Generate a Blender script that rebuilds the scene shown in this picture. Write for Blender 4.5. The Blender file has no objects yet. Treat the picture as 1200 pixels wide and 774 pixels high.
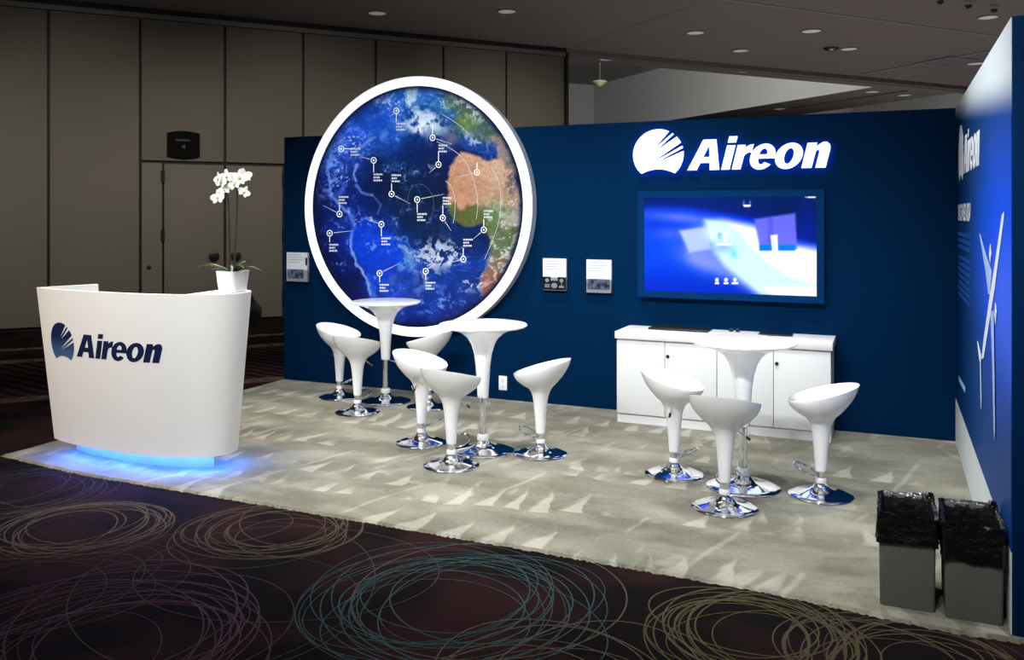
import bpy, bmesh, math, random
import numpy as np
from mathutils import Vector, Matrix
from mathutils import noise as mnoise

random.seed(7)
SC = bpy.context.scene
COL = SC.collection
PI = math.pi

# ------------------------------------------------------------------ measured camera
F_PX, HORIZON, YAW = 1018.234, 252.313, 0.4106984
CAM = (5.5789, -7.0822, 1.65896)
SY, CY = math.sin(YAW), math.cos(YAW)
LW, WALL_H, DW = 6.016, 2.44, 3.18          # booth back wall length, height, side wall depth


def ray(px, py):
    X = (px - 600) / F_PX
    V = -(py - HORIZON) / F_PX
    return (X * CY - SY, X * SY + CY, V)


def on_floor(px, py, z=0.0):
    d = ray(px, py)
    t = (z - CAM[2]) / d[2]
    return (CAM[0] + d[0] * t, CAM[1] + d[1] * t, z)


def on_back(px, py, y=0.0):
    d = ray(px, py)
    t = (y - CAM[1]) / d[1]
    return (CAM[0] + d[0] * t, y, CAM[2] + d[2] * t)


def on_right(px, py, x=LW):
    d = ray(px, py)
    t = (x - CAM[0]) / d[0]
    return (x, CAM[1] + d[1] * t, CAM[2] + d[2] * t)


# ------------------------------------------------------------------ materials
def s2l(c):
    return tuple((v / 255 / 12.92) if v / 255 <= 0.04045 else ((v / 255 + 0.055) / 1.055) ** 2.4 for v in c)


def new_mat(name):
    m = bpy.data.materials.new(name)
    m.use_nodes = True
    nt = m.node_tree
    b = nt.nodes['Principled BSDF']
    return m, nt, b


def mat(name, col, rough=0.5, metal=0.0, var=0.06, scale=8.0, bump=0.0, bscale=200.0, coat=0.0, emit=None, estr=0.0,
        spec=0.5):
    """principled surface with a slight procedural colour variation and optional fine bump"""
    m, nt, b = new_mat(name)
    N, L = nt.nodes, nt.links
    tc = N.new('ShaderNodeTexCoord')
    no = N.new('ShaderNodeTexNoise')
    no.inputs['Scale'].default_value = scale
    no.inputs['Detail'].default_value = 4
    L.new(tc.outputs['Object'], no.inputs['Vector'])
    mx = N.new('ShaderNodeMix')
    mx.data_type = 'RGBA'
    mx.inputs[6].default_value = tuple(c * (1 - var) for c in col) + (1,)
    mx.inputs[7].default_value = tuple(min(1, c * (1 + var)) for c in col) + (1,)
    L.new(no.outputs['Fac'], mx.inputs[0])
    L.new(mx.outputs[2], b.inputs['Base Color'])
    b.inputs['Roughness'].default_value = rough
    b.inputs['Metallic'].default_value = metal
    b.inputs['Specular IOR Level'].default_value = spec
    b.inputs['Coat Weight'].default_value = coat
    b.inputs['Coat Roughness'].default_value = 0.025
    if emit:
        b.inputs['Emission Color'].default_value = tuple(emit) + (1,)
        b.inputs['Emission Strength'].default_value = estr
    if bump:
        n2 = N.new('ShaderNodeTexNoise')
        n2.inputs['Scale'].default_value = bscale
        L.new(tc.outputs['Object'], n2.inputs['Vector'])
        bp = N.new('ShaderNodeBump')
        bp.inputs['Strength'].default_value = bump
        bp.inputs['Distance'].default_value = 0.01
        L.new(n2.outputs['Fac'], bp.inputs['Height'])
        L.new(bp.outputs['Normal'], b.inputs['Normal'])
    return m


def attr_emit(name, strength, base=0.004, rough=0.25):
    """self-lit print or screen whose picture is stored per vertex"""
    m, nt, b = new_mat(name)
    a = nt.nodes.new('ShaderNodeAttribute')
    a.attribute_name = 'picture'
    nt.links.new(a.outputs['Color'], b.inputs['Emission Color'])
    b.inputs['Emission Strength'].default_value = strength
    b.inputs['Base Color'].default_value = (base, base, base, 1)
    b.inputs['Roughness'].default_value = rough
    b.inputs['Specular IOR Level'].default_value = 0.08
    return m


M = {}
M['white_gloss'] = mat('white gloss plastic', (0.90, 0.90, 0.90), 0.16, var=0.01, coat=0.3, spec=0.35)
M['white_lam'] = mat('white laminate', (0.82, 0.81, 0.80), 0.4, var=0.01)
M['white_counter'] = mat('white curved panel', (0.87, 0.85, 0.82), 0.45, var=0.012, scale=2)
M['cab_door'] = mat('cabinet door white', (0.74, 0.75, 0.74), 0.4, var=0.01)
M['gap'] = mat('dark joint', (0.05, 0.05, 0.05), 0.8)
M['chrome'] = mat('chrome', (0.86, 0.87, 0.89), 0.07, 1.0, var=0.02)
M['collar'] = mat('pale collar plastic', (0.75, 0.75, 0.77), 0.25, var=0.02)
M['wall_blue'] = mat('navy wall fabric', s2l((0, 38, 73)), 0.75, var=0.05, scale=1.5, bump=0.05, bscale=600, spec=0.03)
M['wall_edge'] = mat('navy panel edge', s2l((2, 40, 80)), 0.7, var=0.04, spec=0.04)
M['black'] = mat('black plastic', (0.012, 0.012, 0.013), 0.35, var=0.2, scale=20)
M['black_gloss'] = mat('black gloss', (0.010, 0.013, 0.022), 0.12, var=0.1)
M['black_fabric'] = mat('black fabric', (0.006, 0.006, 0.006), 1.0, var=0.3, scale=40, bump=0.3, spec=0.05)
M['bezel'] = mat('dark navy bezel', s2l((0, 48, 96)), 0.6, var=0.05, spec=0.04)
M['bag'] = mat('black bin liner', (0.006, 0.006, 0.006), 0.22, var=0.3, scale=30, bump=0.7, bscale=34, coat=0.1)
M['bin'] = mat('grey felt-like bin plastic', s2l((92, 92, 85)), 0.8, var=0.16, scale=90, bump=0.25, bscale=420)
M['pot'] = mat('white ceramic', (0.86, 0.86, 0.85), 0.3, var=0.01)
M['leaf'] = mat('orchid leaf', s2l((56, 76, 34)), 0.35, var=0.35, scale=9)
M['stem'] = mat('orchid stem', s2l((44, 36, 26)), 0.6, var=0.3, scale=30)
M['petal'] = mat('white petal', (0.88, 0.88, 0.84), 0.5, var=0.05, scale=30)
M['lip'] = mat('yellow petal lip', s2l((196, 198, 110)), 0.5, var=0.2, scale=40)
M['soil'] = mat('bark soil', s2l((45, 33, 24)), 0.9, var=0.5, scale=60, bump=0.6)
M['panel'] = mat('partition fabric', s2l((112, 106, 95)), 0.85, var=0.06, scale=1.2, bump=0.08, bscale=700, spec=0.2)
M['seam'] = mat('black seam', (0.006, 0.006, 0.006), 0.7)
M['track'] = mat('ceiling track paint', s2l((112, 106, 104)), 0.6)
M['ceiling'] = mat('ceiling paint', s2l((128, 119, 116)), 0.9, var=0.05, scale=0.7, spec=0.1)
M['coffer'] = mat('coffer paint', s2l((178, 178, 175)), 0.9, var=0.02, scale=0.5, spec=0.1)
M['lens'] = mat('frosted lamp lens', (0.75, 0.74, 0.72), 0.5, emit=(1, 0.97, 0.94), estr=0.10)
M['vent'] = mat('vent paint', s2l((132, 124, 132)), 0.7)
M['letter_front'] = mat('lit white acrylic', (0.9, 0.9, 0.9), 0.3, emit=(0.93, 0.96, 1.0), estr=1.1)
M['letter_back'] = mat('led halo backing', (0.5, 0.6, 0.9), 0.5, emit=(0.02, 0.18, 1.0), estr=13.0)
M['letter_side'] = mat('letter return', s2l((120, 140, 190)), 0.5)
M['rim'] = mat('lit white rim', (0.85, 0.86, 0.9), 0.3, emit=(0.95, 0.97, 1.0), estr=0.85)
M['rim_side'] = mat('white rim side', (0.60, 0.64, 0.72), 0.4)
M['led'] = mat('blue led strip', (0.2, 0.3, 0.9), 0.5, emit=(0.06, 0.20, 1.0), estr=240.0)
M['plinth'] = mat('pale plinth', (0.30, 0.32, 0.38), 0.5)
M['mark'] = mat('white print on lightbox', (0.8, 0.8, 0.8), 0.4, emit=(0.9, 0.95, 1.0), estr=0.85)
M['mark_dim'] = mat('thin pale line on lightbox', (0.5, 0.5, 0.5), 0.4, emit=(0.34, 0.44, 0.72), estr=0.42)
M['mark_text'] = mat('tiny lightbox text print', (0.5, 0.5, 0.5), 0.4, emit=(0.75, 0.82, 1.0), estr=0.5)
M['orbit'] = mat('fine orbit line print', (0.3, 0.3, 0.3), 0.4, emit=(0.8, 0.82, 0.82), estr=0.55)
M['orbit_dim'] = mat('faint orbit line print', (0.05, 0.06, 0.1), 0.4, emit=(0.05, 0.09, 0.2), estr=0.5)
M['print_white'] = mat('white vinyl', (0.82, 0.85, 0.90), 0.4, var=0.02)
M['print_pale'] = mat('pale blue vinyl', s2l((165, 190, 235)), 0.4, var=0.05)
M['print_blue'] = mat('mid blue vinyl', s2l((2, 68, 154)), 0.4, var=0.05)
M['plaque'] = mat('matt black plaque', (0.006, 0.006, 0.005), 0.9, spec=0.05)
M['outlet'] = mat('white outlet plastic', (0.85, 0.85, 0.86), 0.35, var=0.01)
M['paper'] = mat('white paper', (0.86, 0.88, 0.92), 0.6, var=0.02)
M['paper_dark'] = mat('dark printed ink', s2l((16, 22, 36)), 0.5, var=0.3, scale=50)
M['paper_grey'] = mat('faint printed text', s2l((176, 184, 200)), 0.6)


def picture_ink():
    m, nt, b = new_mat('printed photo ink')
    N, L = nt.nodes, nt.links
    tc = N.new('ShaderNodeTexCoord')
    no = N.new('ShaderNodeTexNoise')
    no.inputs['Scale'].default_value = 22
    no.inputs['Detail'].default_value = 5
    L.new(tc.outputs['Object'], no.inputs['Vector'])
    r = N.new('ShaderNodeValToRGB')
    r.color_ramp.elements[0].position = 0.38
    r.color_ramp.elements[0].color = s2l((28, 42, 72)) + (1,)
    r.color_ramp.elements[1].position = 0.66
    r.color_ramp.elements[1].color = s2l((170, 188, 215)) + (1,)
    L.new(no.outputs['Fac'], r.inputs[0])
    L.new(r.outputs[0], b.inputs['Base Color'])
    b.inputs['Roughness'].default_value = 0.4
    return m


M['photo_ink'] = picture_ink()


def acrylic():
    m, nt, b = new_mat('clear acrylic')
    b.inputs['Base Color'].default_value = (0.93, 0.96, 1.0, 1)
    b.inputs['Roughness'].default_value = 0.03
    b.inputs['Transmission Weight'].default_value = 1.0
    b.inputs['IOR'].default_value = 1.2
    no = nt.nodes.new('ShaderNodeTexNoise')
    no.inputs['Scale'].default_value = 30
    mr = nt.nodes.new('ShaderNodeMapRange')
    mr.inputs[3].default_value = 0.02
    mr.inputs[4].default_value = 0.06
    nt.links.new(no.outputs['Fac'], mr.inputs[0])
    nt.links.new(mr.outputs[0], b.inputs['Roughness'])
    return m


M['acrylic'] = acrylic()


def emblem_ink():
    """navy print that runs to a lighter steel blue at the foot of the emblem, as printed"""
    m, nt, b = new_mat('navy logo print')
    N, L = nt.nodes, nt.links
    tc = N.new('ShaderNodeTexCoord')
    sp = N.new('ShaderNodeSeparateXYZ')
    L.new(tc.outputs['Object'], sp.inputs[0])
    r = N.new('ShaderNodeMapRange')
    r.inputs[1].default_value = 0.63
    r.inputs[2].default_value = 0.83
    L.new(sp.outputs['Z'], r.inputs[0])
    mx = N.new('ShaderNodeMix')
    mx.data_type = 'RGBA'
    mx.inputs[6].default_value = s2l((84, 122, 168)) + (1,)
    mx.inputs[7].default_value = s2l((16, 30, 74)) + (1,)
    L.new(r.outputs[0], mx.inputs[0])
    L.new(mx.outputs[2], b.inputs['Base Color'])
    b.inputs['Roughness'].default_value = 0.4
    return m


M['emblem_navy'] = emblem_ink()
M['navy'] = mat('navy letter print', s2l((14, 26, 66)), 0.4, var=0.05)


def math_node(nt, op, a, b=None, c=None):
    n = nt.nodes.new('ShaderNodeMath')
    n.operation = op
    for i, v in enumerate((a, b, c)):
        if v is None:
            continue
        if isinstance(v, (int, float)):
            n.inputs[i].default_value = v
        else:
            nt.links.new(v, n.inputs[i])
    return n.outputs[0]


def booth_carpet_mat():
    m, nt, b = new_mat('silver-beige plush carpet')
    N, L = nt.nodes, nt.links
    tc = N.new('ShaderNodeTexCoord')
    sp = N.new('ShaderNodeSeparateXYZ')
    L.new(tc.outputs['Object'], sp.inputs[0])

    def noise(scale, detail=3, sx=1, sy=1, rot=0, dist=0.0):
        mp = N.new('ShaderNodeMapping')
        mp.inputs['Scale'].default_value = (sx, sy, 1)
        mp.inputs['Rotation'].default_value = (0, 0, rot)
        L.new(tc.outputs['Object'], mp.inputs['Vector'])
        n = N.new('ShaderNodeTexNoise')
        n.inputs['Scale'].default_value = scale
        n.inputs['Detail'].default_value = detail
        n.inputs['Distortion'].default_value = dist
        L.new(mp.outputs[0], n.inputs['Vector'])
        return n.outputs['Fac']
    def coords(rot, ox, oy, wob):
        mp = N.new('ShaderNodeMapping')
        mp.inputs['Rotation'].default_value = (0, 0, rot)
        mp.inputs['Location'].default_value = (ox, oy, 0)
        L.new(tc.outputs['Object'], mp.inputs['Vector'])
        nz = N.new('ShaderNodeTexNoise')
        nz.inputs['Scale'].default_value = 1.9
        nz.inputs['Detail'].default_value = 5
        L.new(mp.outputs[0], nz.inputs['Vector'])
        s_ = N.new('ShaderNodeSeparateXYZ')
        L.new(mp.outputs[0], s_.inputs[0])
        w_ = N.new('ShaderNodeSeparateXYZ')
        L.new(nz.outputs['Color'], w_.inputs[0])
        return [math_node(nt, 'ADD', s_.outputs[k], math_node(nt, 'MULTIPLY', math_node(nt, 'SUBTRACT', w_.outputs[k], 0.5), wob)) for k in (0, 1)]

    def ramp01(v, a, c):
        mr = N.new('ShaderNodeMapRange')
        mr.inputs[1].default_value = a
        mr.inputs[2].default_value = c
        L.new(v, mr.inputs[0])
        return mr.outputs[0]

    # fin-shaped brush marks standing in rows: straight on one side, leaning on the other
    def fins(px, py, ox, oy, rot, thr, width, lean):
        x, y = coords(rot, ox, oy, 0.22)
        fy = math_node(nt, 'FRACT', math_node(nt, 'DIVIDE', y, py))
        x = math_node(nt, 'ADD', x, math_node(nt, 'MULTIPLY', fy, lean))
        fx = math_node(nt, 'FRACT', math_node(nt, 'DIVIDE', x, px))
        wd = math_node(nt, 'MULTIPLY', math_node(nt, 'POWER', math_node(nt, 'SUBTRACT', 1.0, math_node(nt, 'MINIMUM', math_node(nt, 'MULTIPLY', fy, 1.9), 1.0)), 1.3), width)
        left = ramp01(math_node(nt, 'SUBTRACT', fx, math_node(nt, 'SUBTRACT', 0.75, wd)), -0.03, 0.10)
        right = ramp01(math_node(nt, 'SUBTRACT', 0.77, fx), 0.0, 0.05)
        gate = ramp01(noise(1.25, 3, rot=rot + ox), thr, thr + 0.08)
        return math_node(nt, 'MULTIPLY', math_node(nt, 'MULTIPLY', left, right), gate)

    # thin seams left by the brush
    def lines(px, rot, thr, ox):
        x, y = coords(rot, ox, 0, 0.10)
        fx = math_node(nt, 'ABSOLUTE', math_node(nt, 'SUBTRACT', math_node(nt, 'FRACT', math_node(nt, 'DIVIDE', x, px)), 0.5))
        return math_node(nt, 'MULTIPLY', math_node(nt, 'SUBTRACT', 1.0, ramp01(fx, 0.01, 0.05)), ramp01(noise(1.7, 3, rot=ox), thr, thr + 0.06))
    v = math_node(nt, 'MAXIMUM', fins(0.23, 0.62, 0.3, 0.03, 0.0, 0.47, 0.62, 0.10), fins(0.17, 0.83, 1.7, 0.55, -0.12, 0.52, 0.66, 0.16))
    v = math_node(nt, 'MAXIMUM', v, math_node(nt, 'MULTIPLY', fins(0.30, 1.10, 4.1, 0.2, 0.35, 0.52, 0.5, -0.1), 0.8))
    v = math_node(nt, 'MAXIMUM', v, math_node(nt, 'MULTIPLY', lines(0.46, 0.25, 0.50, 0.9), 0.6))
    v = math_node(nt, 'MULTIPLY', v, 0.58)
    band = ramp01(noise(1.5, 7, 0.8, 2.0, 0.35, 0.0), 0.40, 0.66)
    blot = ramp01(noise(2.3, 8, 1.0, 1.5, -0.3, 0.0), 0.46, 0.58)
    v = math_node(nt, 'ADD', v, math_node(nt, 'MULTIPLY', band, 0.30))
    v = math_node(nt, 'ADD', v, math_node(nt, 'MULTIPLY', blot, 0.22))
    v = math_node(nt, 'ADD', v, math_node(nt, 'MULTIPLY', math_node(nt, 'SUBTRACT', noise(60, 4), 0.5), 0.45))
    r = N.new('ShaderNodeValToRGB')
    r.color_ramp.elements[0].color = s2l((90, 87, 71)) + (1,)
    r.color_ramp.elements[1].color = s2l((154, 152, 136)) + (1,)
    L.new(v, r.inputs[0])
    L.new(r.outputs[0], b.inputs['Base Color'])
    b.inputs['Roughness'].default_value = 1.0
    b.inputs['Specular IOR Level'].default_value = 0.05
    b.inputs['Sheen Weight'].default_value = 0.2
    bp = N.new('ShaderNodeBump')
    bp.inputs['Strength'].default_value = 0.5
    bp.inputs['Distance'].default_value = 0.01
    L.new(noise(260, 2), bp.inputs['Height'])
    L.new(bp.outputs[0], b.inputs['Normal'])
    return m


M['booth_carpet'] = booth_carpet_mat()

# hall frame: s runs along the folding partition, t away behind it
HQ = (-5.608, 1.784)
HS = (0.651, 0.759)
HT = (-0.759, 0.651)
HCEIL = 4.78


def hp(s, t, z=0.0):
    return Vector((HQ[0] + s * HS[0] + t * HT[0], HQ[1] + s * HS[1] + t * HT[1], z))


def hall_carpet_mat():
    m, nt, b = new_mat('dark maroon hall carpet')
    N, L = nt.nodes, nt.links
    tc = N.new('ShaderNodeTexCoord')
    sp = N.new('ShaderNodeSeparateXYZ')
    L.new(tc.outputs['Object'], sp.inputs[0])
    x = math_node(nt, 'SUBTRACT', sp.outputs['X'], HQ[0])
    y = math_node(nt, 'SUBTRACT', sp.outputs['Y'], HQ[1])
    t = math_node(nt, 'ADD', math_node(nt, 'MULTIPLY', x, HT[0]), math_node(nt, 'MULTIPLY', y, HT[1]))
    s = math_node(nt, 'ADD', math_node(nt, 'MULTIPLY', x, HS[0]), math_node(nt, 'MULTIPLY', y, HS[1]))
    no = N.new('ShaderNodeTexNoise')
    no.inputs['Scale'].default_value = 1.6
    no.inputs['Detail'].default_value = 3
    L.new(tc.outputs['Object'], no.inputs['Vector'])
    r = N.new('ShaderNodeValToRGB')
    r.color_ramp.elements[0].position = 0.42
    r.color_ramp.elements[0].color = s2l((14, 11, 11)) + (1,)
    r.color_ramp.elements[1].position = 0.60
    r.color_ramp.elements[1].color = s2l((33, 18, 19)) + (1,)
    L.new(no.outputs['Fac'], r.inputs[0])
    # border bands that run along the partition
    fn = N.new('ShaderNodeTexNoise')
    fn.inputs['Scale'].default_value = 9
    L.new(tc.outputs['Object'], fn.inputs['Vector'])
    band = None
    for c, w in ((-1.95, 0.10), (-2.95, 0.13), (-5.30, 0.12)):
        d = math_node(nt, 'ABSOLUTE', math_node(nt, 'SUBTRACT', t, c))
        k = math_node(nt, 'LESS_THAN', d, w)
        band = k if band is None else math_node(nt, 'MAXIMUM', band, k)
    band = math_node(nt, 'MULTIPLY', band, math_node(nt, 'ADD', math_node(nt, 'MULTIPLY', fn.outputs['Fac'], 1.6), -0.25))
    zone = math_node(nt, 'MULTIPLY', math_node(nt, 'GREATER_THAN', t, -5.2), math_node(nt, 'LESS_THAN', t, -3.1))
    wv = math_node(nt, 'SINE', math_node(nt, 'MULTIPLY', math_node(nt, 'ADD', s, math_node(nt, 'MULTIPLY', t, 0.55)), 38.0))
    hatch = math_node(nt, 'MULTIPLY', math_node(nt, 'MULTIPLY', zone, math_node(nt, 'GREATER_THAN', wv, 0.2)), 0.22)
    fac = math_node(nt, 'MAXIMUM', band, hatch)
    mx = N.new('ShaderNodeMix')
    mx.data_type = 'RGBA'
    L.new(fac, mx.inputs[0])
    L.new(r.outputs[0], mx.inputs[6])
    mx.inputs[7].default_value = s2l((100, 80, 72)) + (1,)
    L.new(mx.outputs[2], b.inputs['Base Color'])
    b.inputs['Roughness'].default_value = 1.0
    b.inputs['Specular IOR Level'].default_value = 0.04
    f2 = N.new('ShaderNodeTexNoise')
    f2.inputs['Scale'].default_value = 240
    L.new(tc.outputs['Object'], f2.inputs['Vector'])
    bp = N.new('ShaderNodeBump')
    bp.inputs['Strength'].default_value = 0.4
    bp.inputs['Distance'].default_value = 0.008
    L.new(f2.outputs['Fac'], bp.inputs['Height'])
    L.new(bp.outputs[0], b.inputs['Normal'])
    return m


M['hall_carpet'] = hall_carpet_mat()
for key, c in (('yarn_tan', (104, 90, 78)), ('yarn_teal', (66, 88, 90)), ('yarn_purple', (92, 66, 82)),
               ('yarn_olive', (94, 90, 62)), ('yarn_grey', (78, 70, 72)), ('yarn_rust', (98, 82, 68))):
    M[key] = mat('carpet yarn ' + key[5:], tuple(v * .40 for v in s2l(c)), 1.0, var=0.3, scale=5, spec=0.05)


def side_print_mat():
    """the side wall's backdrop: printed deep navy at the corner and foot, vivid blue round the aircraft, base colour blended to pale towards the top"""
    m, nt, b = new_mat('printed side graphic')
    N, L = nt.nodes, nt.links
    tc = N.new('ShaderNodeTexCoord')
    sp = N.new('ShaderNodeSeparateXYZ')
    L.new(tc.outputs['Object'], sp.inputs[0])
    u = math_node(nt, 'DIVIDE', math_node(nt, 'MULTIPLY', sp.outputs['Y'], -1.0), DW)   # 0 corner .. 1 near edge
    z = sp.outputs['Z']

    def smooth(v, a, c):
        mr = N.new('ShaderNodeMapRange')
        mr.interpolation_type = 'SMOOTHSTEP'
        mr.inputs[1].default_value = a
        mr.inputs[2].default_value = c
        L.new(v, mr.inputs[0])
        return mr.outputs[0]

    def mix(f, a, c):
        mx = N.new('ShaderNodeMix')
        mx.data_type = 'RGBA'
        L.new(f, mx.inputs[0])
        for i, v in ((6, a), (7, c)):
            if isinstance(v, tuple):
                mx.inputs[i].default_value = v + (1,)
            else:
                L.new(v, mx.inputs[i])
        return mx.outputs[2]
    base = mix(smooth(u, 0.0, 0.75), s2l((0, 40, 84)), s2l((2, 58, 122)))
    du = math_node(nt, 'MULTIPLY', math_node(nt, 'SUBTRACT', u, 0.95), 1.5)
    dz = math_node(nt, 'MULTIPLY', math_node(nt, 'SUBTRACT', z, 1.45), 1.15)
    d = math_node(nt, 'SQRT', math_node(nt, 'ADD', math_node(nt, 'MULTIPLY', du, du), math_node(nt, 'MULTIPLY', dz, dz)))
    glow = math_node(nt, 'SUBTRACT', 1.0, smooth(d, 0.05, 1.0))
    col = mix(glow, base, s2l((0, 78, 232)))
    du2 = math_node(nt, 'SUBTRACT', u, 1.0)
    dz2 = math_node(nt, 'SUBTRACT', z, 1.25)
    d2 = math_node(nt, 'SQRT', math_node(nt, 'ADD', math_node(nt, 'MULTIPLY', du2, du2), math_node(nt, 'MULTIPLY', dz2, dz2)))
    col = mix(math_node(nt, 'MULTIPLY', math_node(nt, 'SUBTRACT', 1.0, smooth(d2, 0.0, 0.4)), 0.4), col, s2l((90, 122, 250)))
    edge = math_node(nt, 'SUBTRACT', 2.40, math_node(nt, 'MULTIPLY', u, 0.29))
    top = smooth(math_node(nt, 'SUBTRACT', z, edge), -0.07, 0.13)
    col = mix(top, col, s2l((214, 224, 228)))  # base colour blends to pale above a slanted line near the top
    no = N.new('ShaderNodeTexNoise')
    no.inputs['Scale'].default_value = 3
    L.new(tc.outputs['Object'], no.inputs['Vector'])
    L.new(col, b.inputs['Base Color'])
    mr = N.new('ShaderNodeMapRange')
    mr.inputs[3].default_value = 0.42
    mr.inputs[4].default_value = 0.52
    L.new(no.outputs['Fac'], mr.inputs[0])
    L.new(mr.outputs[0], b.inputs['Roughness'])
    b.inputs['Specular IOR Level'].default_value = 0.12
    return m


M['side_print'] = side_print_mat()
M['side_band'] = mat('white foot band print', (0.62, 0.66, 0.66), 0.5, var=0.10, scale=3)


# ------------------------------------------------------------------ mesh helpers
def finish(name, bm, material, parent=None, angle=35, smooth=True, loc=None):
    bmesh.ops.recalc_face_normals(bm, faces=bm.faces[:]) if len(bm.faces) else None
    me = bpy.data.meshes.new(name)
    bm.to_mesh(me)
    bm.free()
    mats = material if isinstance(material, (list, tuple)) else [material]
    for mt in mats:
        me.materials.append(mt)
    if smooth:
        me.shade_smooth()
        me.set_sharp_from_angle(angle=math.radians(angle))
    o = bpy.data.objects.new(name, me)
    COL.objects.link(o)
    if parent is not None:
        o.parent = parent
    if loc is not None:
        o.location = loc
    return o


def tag(o, label=None, cat=None, group=None, kind=None):
    if label:
        o['label'] = label
    if cat:
        o['category'] = cat
    if group:
        o['group'] = group
    if kind:
        o['kind'] = kind
    return o


def empty(name, loc=(0, 0, 0), rz=0.0):
    o = bpy.data.objects.new(name, None)
    o.empty_display_size = 0.1
    o.location = loc
    o.rotation_euler = (0, 0, rz)
    COL.objects.link(o)
    return o


def box(bm, x0, x1, y0, y1, z0, z1, mi=0, bevel=0.0):
    r = bmesh.ops.create_cube(bm, size=1.0)
    vs = r['verts']
    for v in vs:
        v.co = Vector((x0 + (v.co.x + .5) * (x1 - x0), y0 + (v.co.y + .5) * (y1 - y0), z0 + (v.co.z + .5) * (z1 - z0)))
    fs = list({f for v in vs for f in v.link_faces})
    for f in fs:
        f.material_index = mi
    if bevel:
        es = list({e for v in vs for e in v.link_edges})
        bmesh.ops.bevel(bm, geom=es, offset=bevel, segments=2, affect='EDGES', profile=0.5)


def new_box(name, x0, x1, y0, y1, z0, z1, m, parent=None, bevel=0.0, loc=None):
    bm = bmesh.new()
    box(bm, x0, x1, y0, y1, z0, z1, 0, bevel)
    return finish(name, bm, m, parent, loc=loc)


def lathe(bm, prof, seg=40, mi=0, cx=0, cy=0):
    """surface of revolution about z; profile radii of 0 close to a point"""
    rings = []
    for r, z in prof:
        if r <= 1e-6:
            rings.append([bm.verts.new((cx, cy, z))])
        else:
            rings.append([bm.verts.new((cx + r * math.cos(2 * PI * i / seg), cy + r * math.sin(2 * PI * i / seg), z))
                          for i in range(seg)])
    for a, b in zip(rings, rings[1:]):
        skin(bm, a, b, mi)
    return rings


def skin(bm, a, b, mi=0, closed=True):
    n = max(len(a), len(b))
    rng = range(n) if closed else range(n - 1)
    for i in rng:
        j = (i + 1) % n
        if len(a) == 1 and len(b) == 1:
            continue
        if len(a) == 1:
            f = bm.faces.new((a[0], b[j], b[i]))
        elif len(b) == 1:
            f = bm.faces.new((a[i], a[j], b[0]))
        else:
            f = bm.faces.new((a[i], a[j], b[j], b[i]))
        f.material_index = mi


def tube(bm, pts, rad, seg=10, closed=False, mi=0, caps=True):
    pts = [Vector(p) for p in pts]
    n = len(pts)
    rads = rad if isinstance(rad, (list, tuple)) else [rad] * n
    rings = []
    up = None
    for i, p in enumerate(pts):
        if closed:
            d = (pts[(i + 1) % n] - pts[i - 1]).normalized()
        else:
            d = (pts[min(i + 1, n - 1)] - pts[max(i - 1, 0)]).normalized()
        if up is None:
            up = d.orthogonal().normalized()
        up = (up - d * up.dot(d))
        up = up.normalized() if up.length > 1e-6 else d.orthogonal().normalized()
        sd = d.cross(up)
        rings.append([bm.verts.new(p + (up * math.cos(2 * PI * k / seg) + sd * math.sin(2 * PI * k / seg)) * rads[i])
                      for k in range(seg)])
    for a, b in zip(rings, rings[1:]):
        skin(bm, a, b, mi)
    if closed:
        skin(bm, rings[-1], rings[0], mi)
    elif caps:
        for rg in (rings[0], rings[-1]):
            f = bm.faces.new(rg)
            f.material_index = mi


def prism(bm, outline, z0, z1, mi=0):
    """closed outline (x, y) extruded from z0 to z1"""
    a = [bm.verts.new((x, y, z0)) for x, y in outline]
    b = [bm.verts.new((x, y, z1)) for x, y in outline]
    skin(bm, a, b, mi)
    for rg in (a, b):
        f = bm.faces.new(rg)
        f.material_index = mi


def shape2d(loops, depth=0.0):
    """fill nested 2-D loops (even-odd) and extrude by depth, returned as a bmesh: front at z = +depth/2"""
    cu = bpy.data.curves.new('outline', 'CURVE')
    cu.dimensions = '2D'
    cu.fill_mode = 'BOTH'
    cu.extrude = depth / 2
    for lp in loops:
        sp = cu.splines.new('POLY')
        sp.points.add(len(lp) - 1)
        for p, (x, y) in zip(sp.points, lp):
            p.co = (x, y, 0, 1)
        sp.use_cyclic_u = True
    ob = bpy.data.objects.new('outline', cu)
    COL.objects.link(ob)
    dg = bpy.context.evaluated_depsgraph_get()
    me = bpy.data.meshes.new_from_object(ob.evaluated_get(dg))
    bm = bmesh.new()
    bm.from_mesh(me)
    bpy.data.objects.remove(ob)
    bpy.data.curves.remove(cu)
    bpy.data.meshes.remove(me)
    bmesh.ops.remove_doubles(bm, verts=bm.verts[:], dist=1e-5)
    return bm


def ell(cx, cy, rx, ry, a0, a1, n=20):
    return [(cx + rx * math.cos(math.radians(a0 + (a1 - a0) * i / n)), cy + ry * math.sin(math.radians(a0 + (a1 - a0) * i / n)))
            for i in range(n + 1)]


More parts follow.
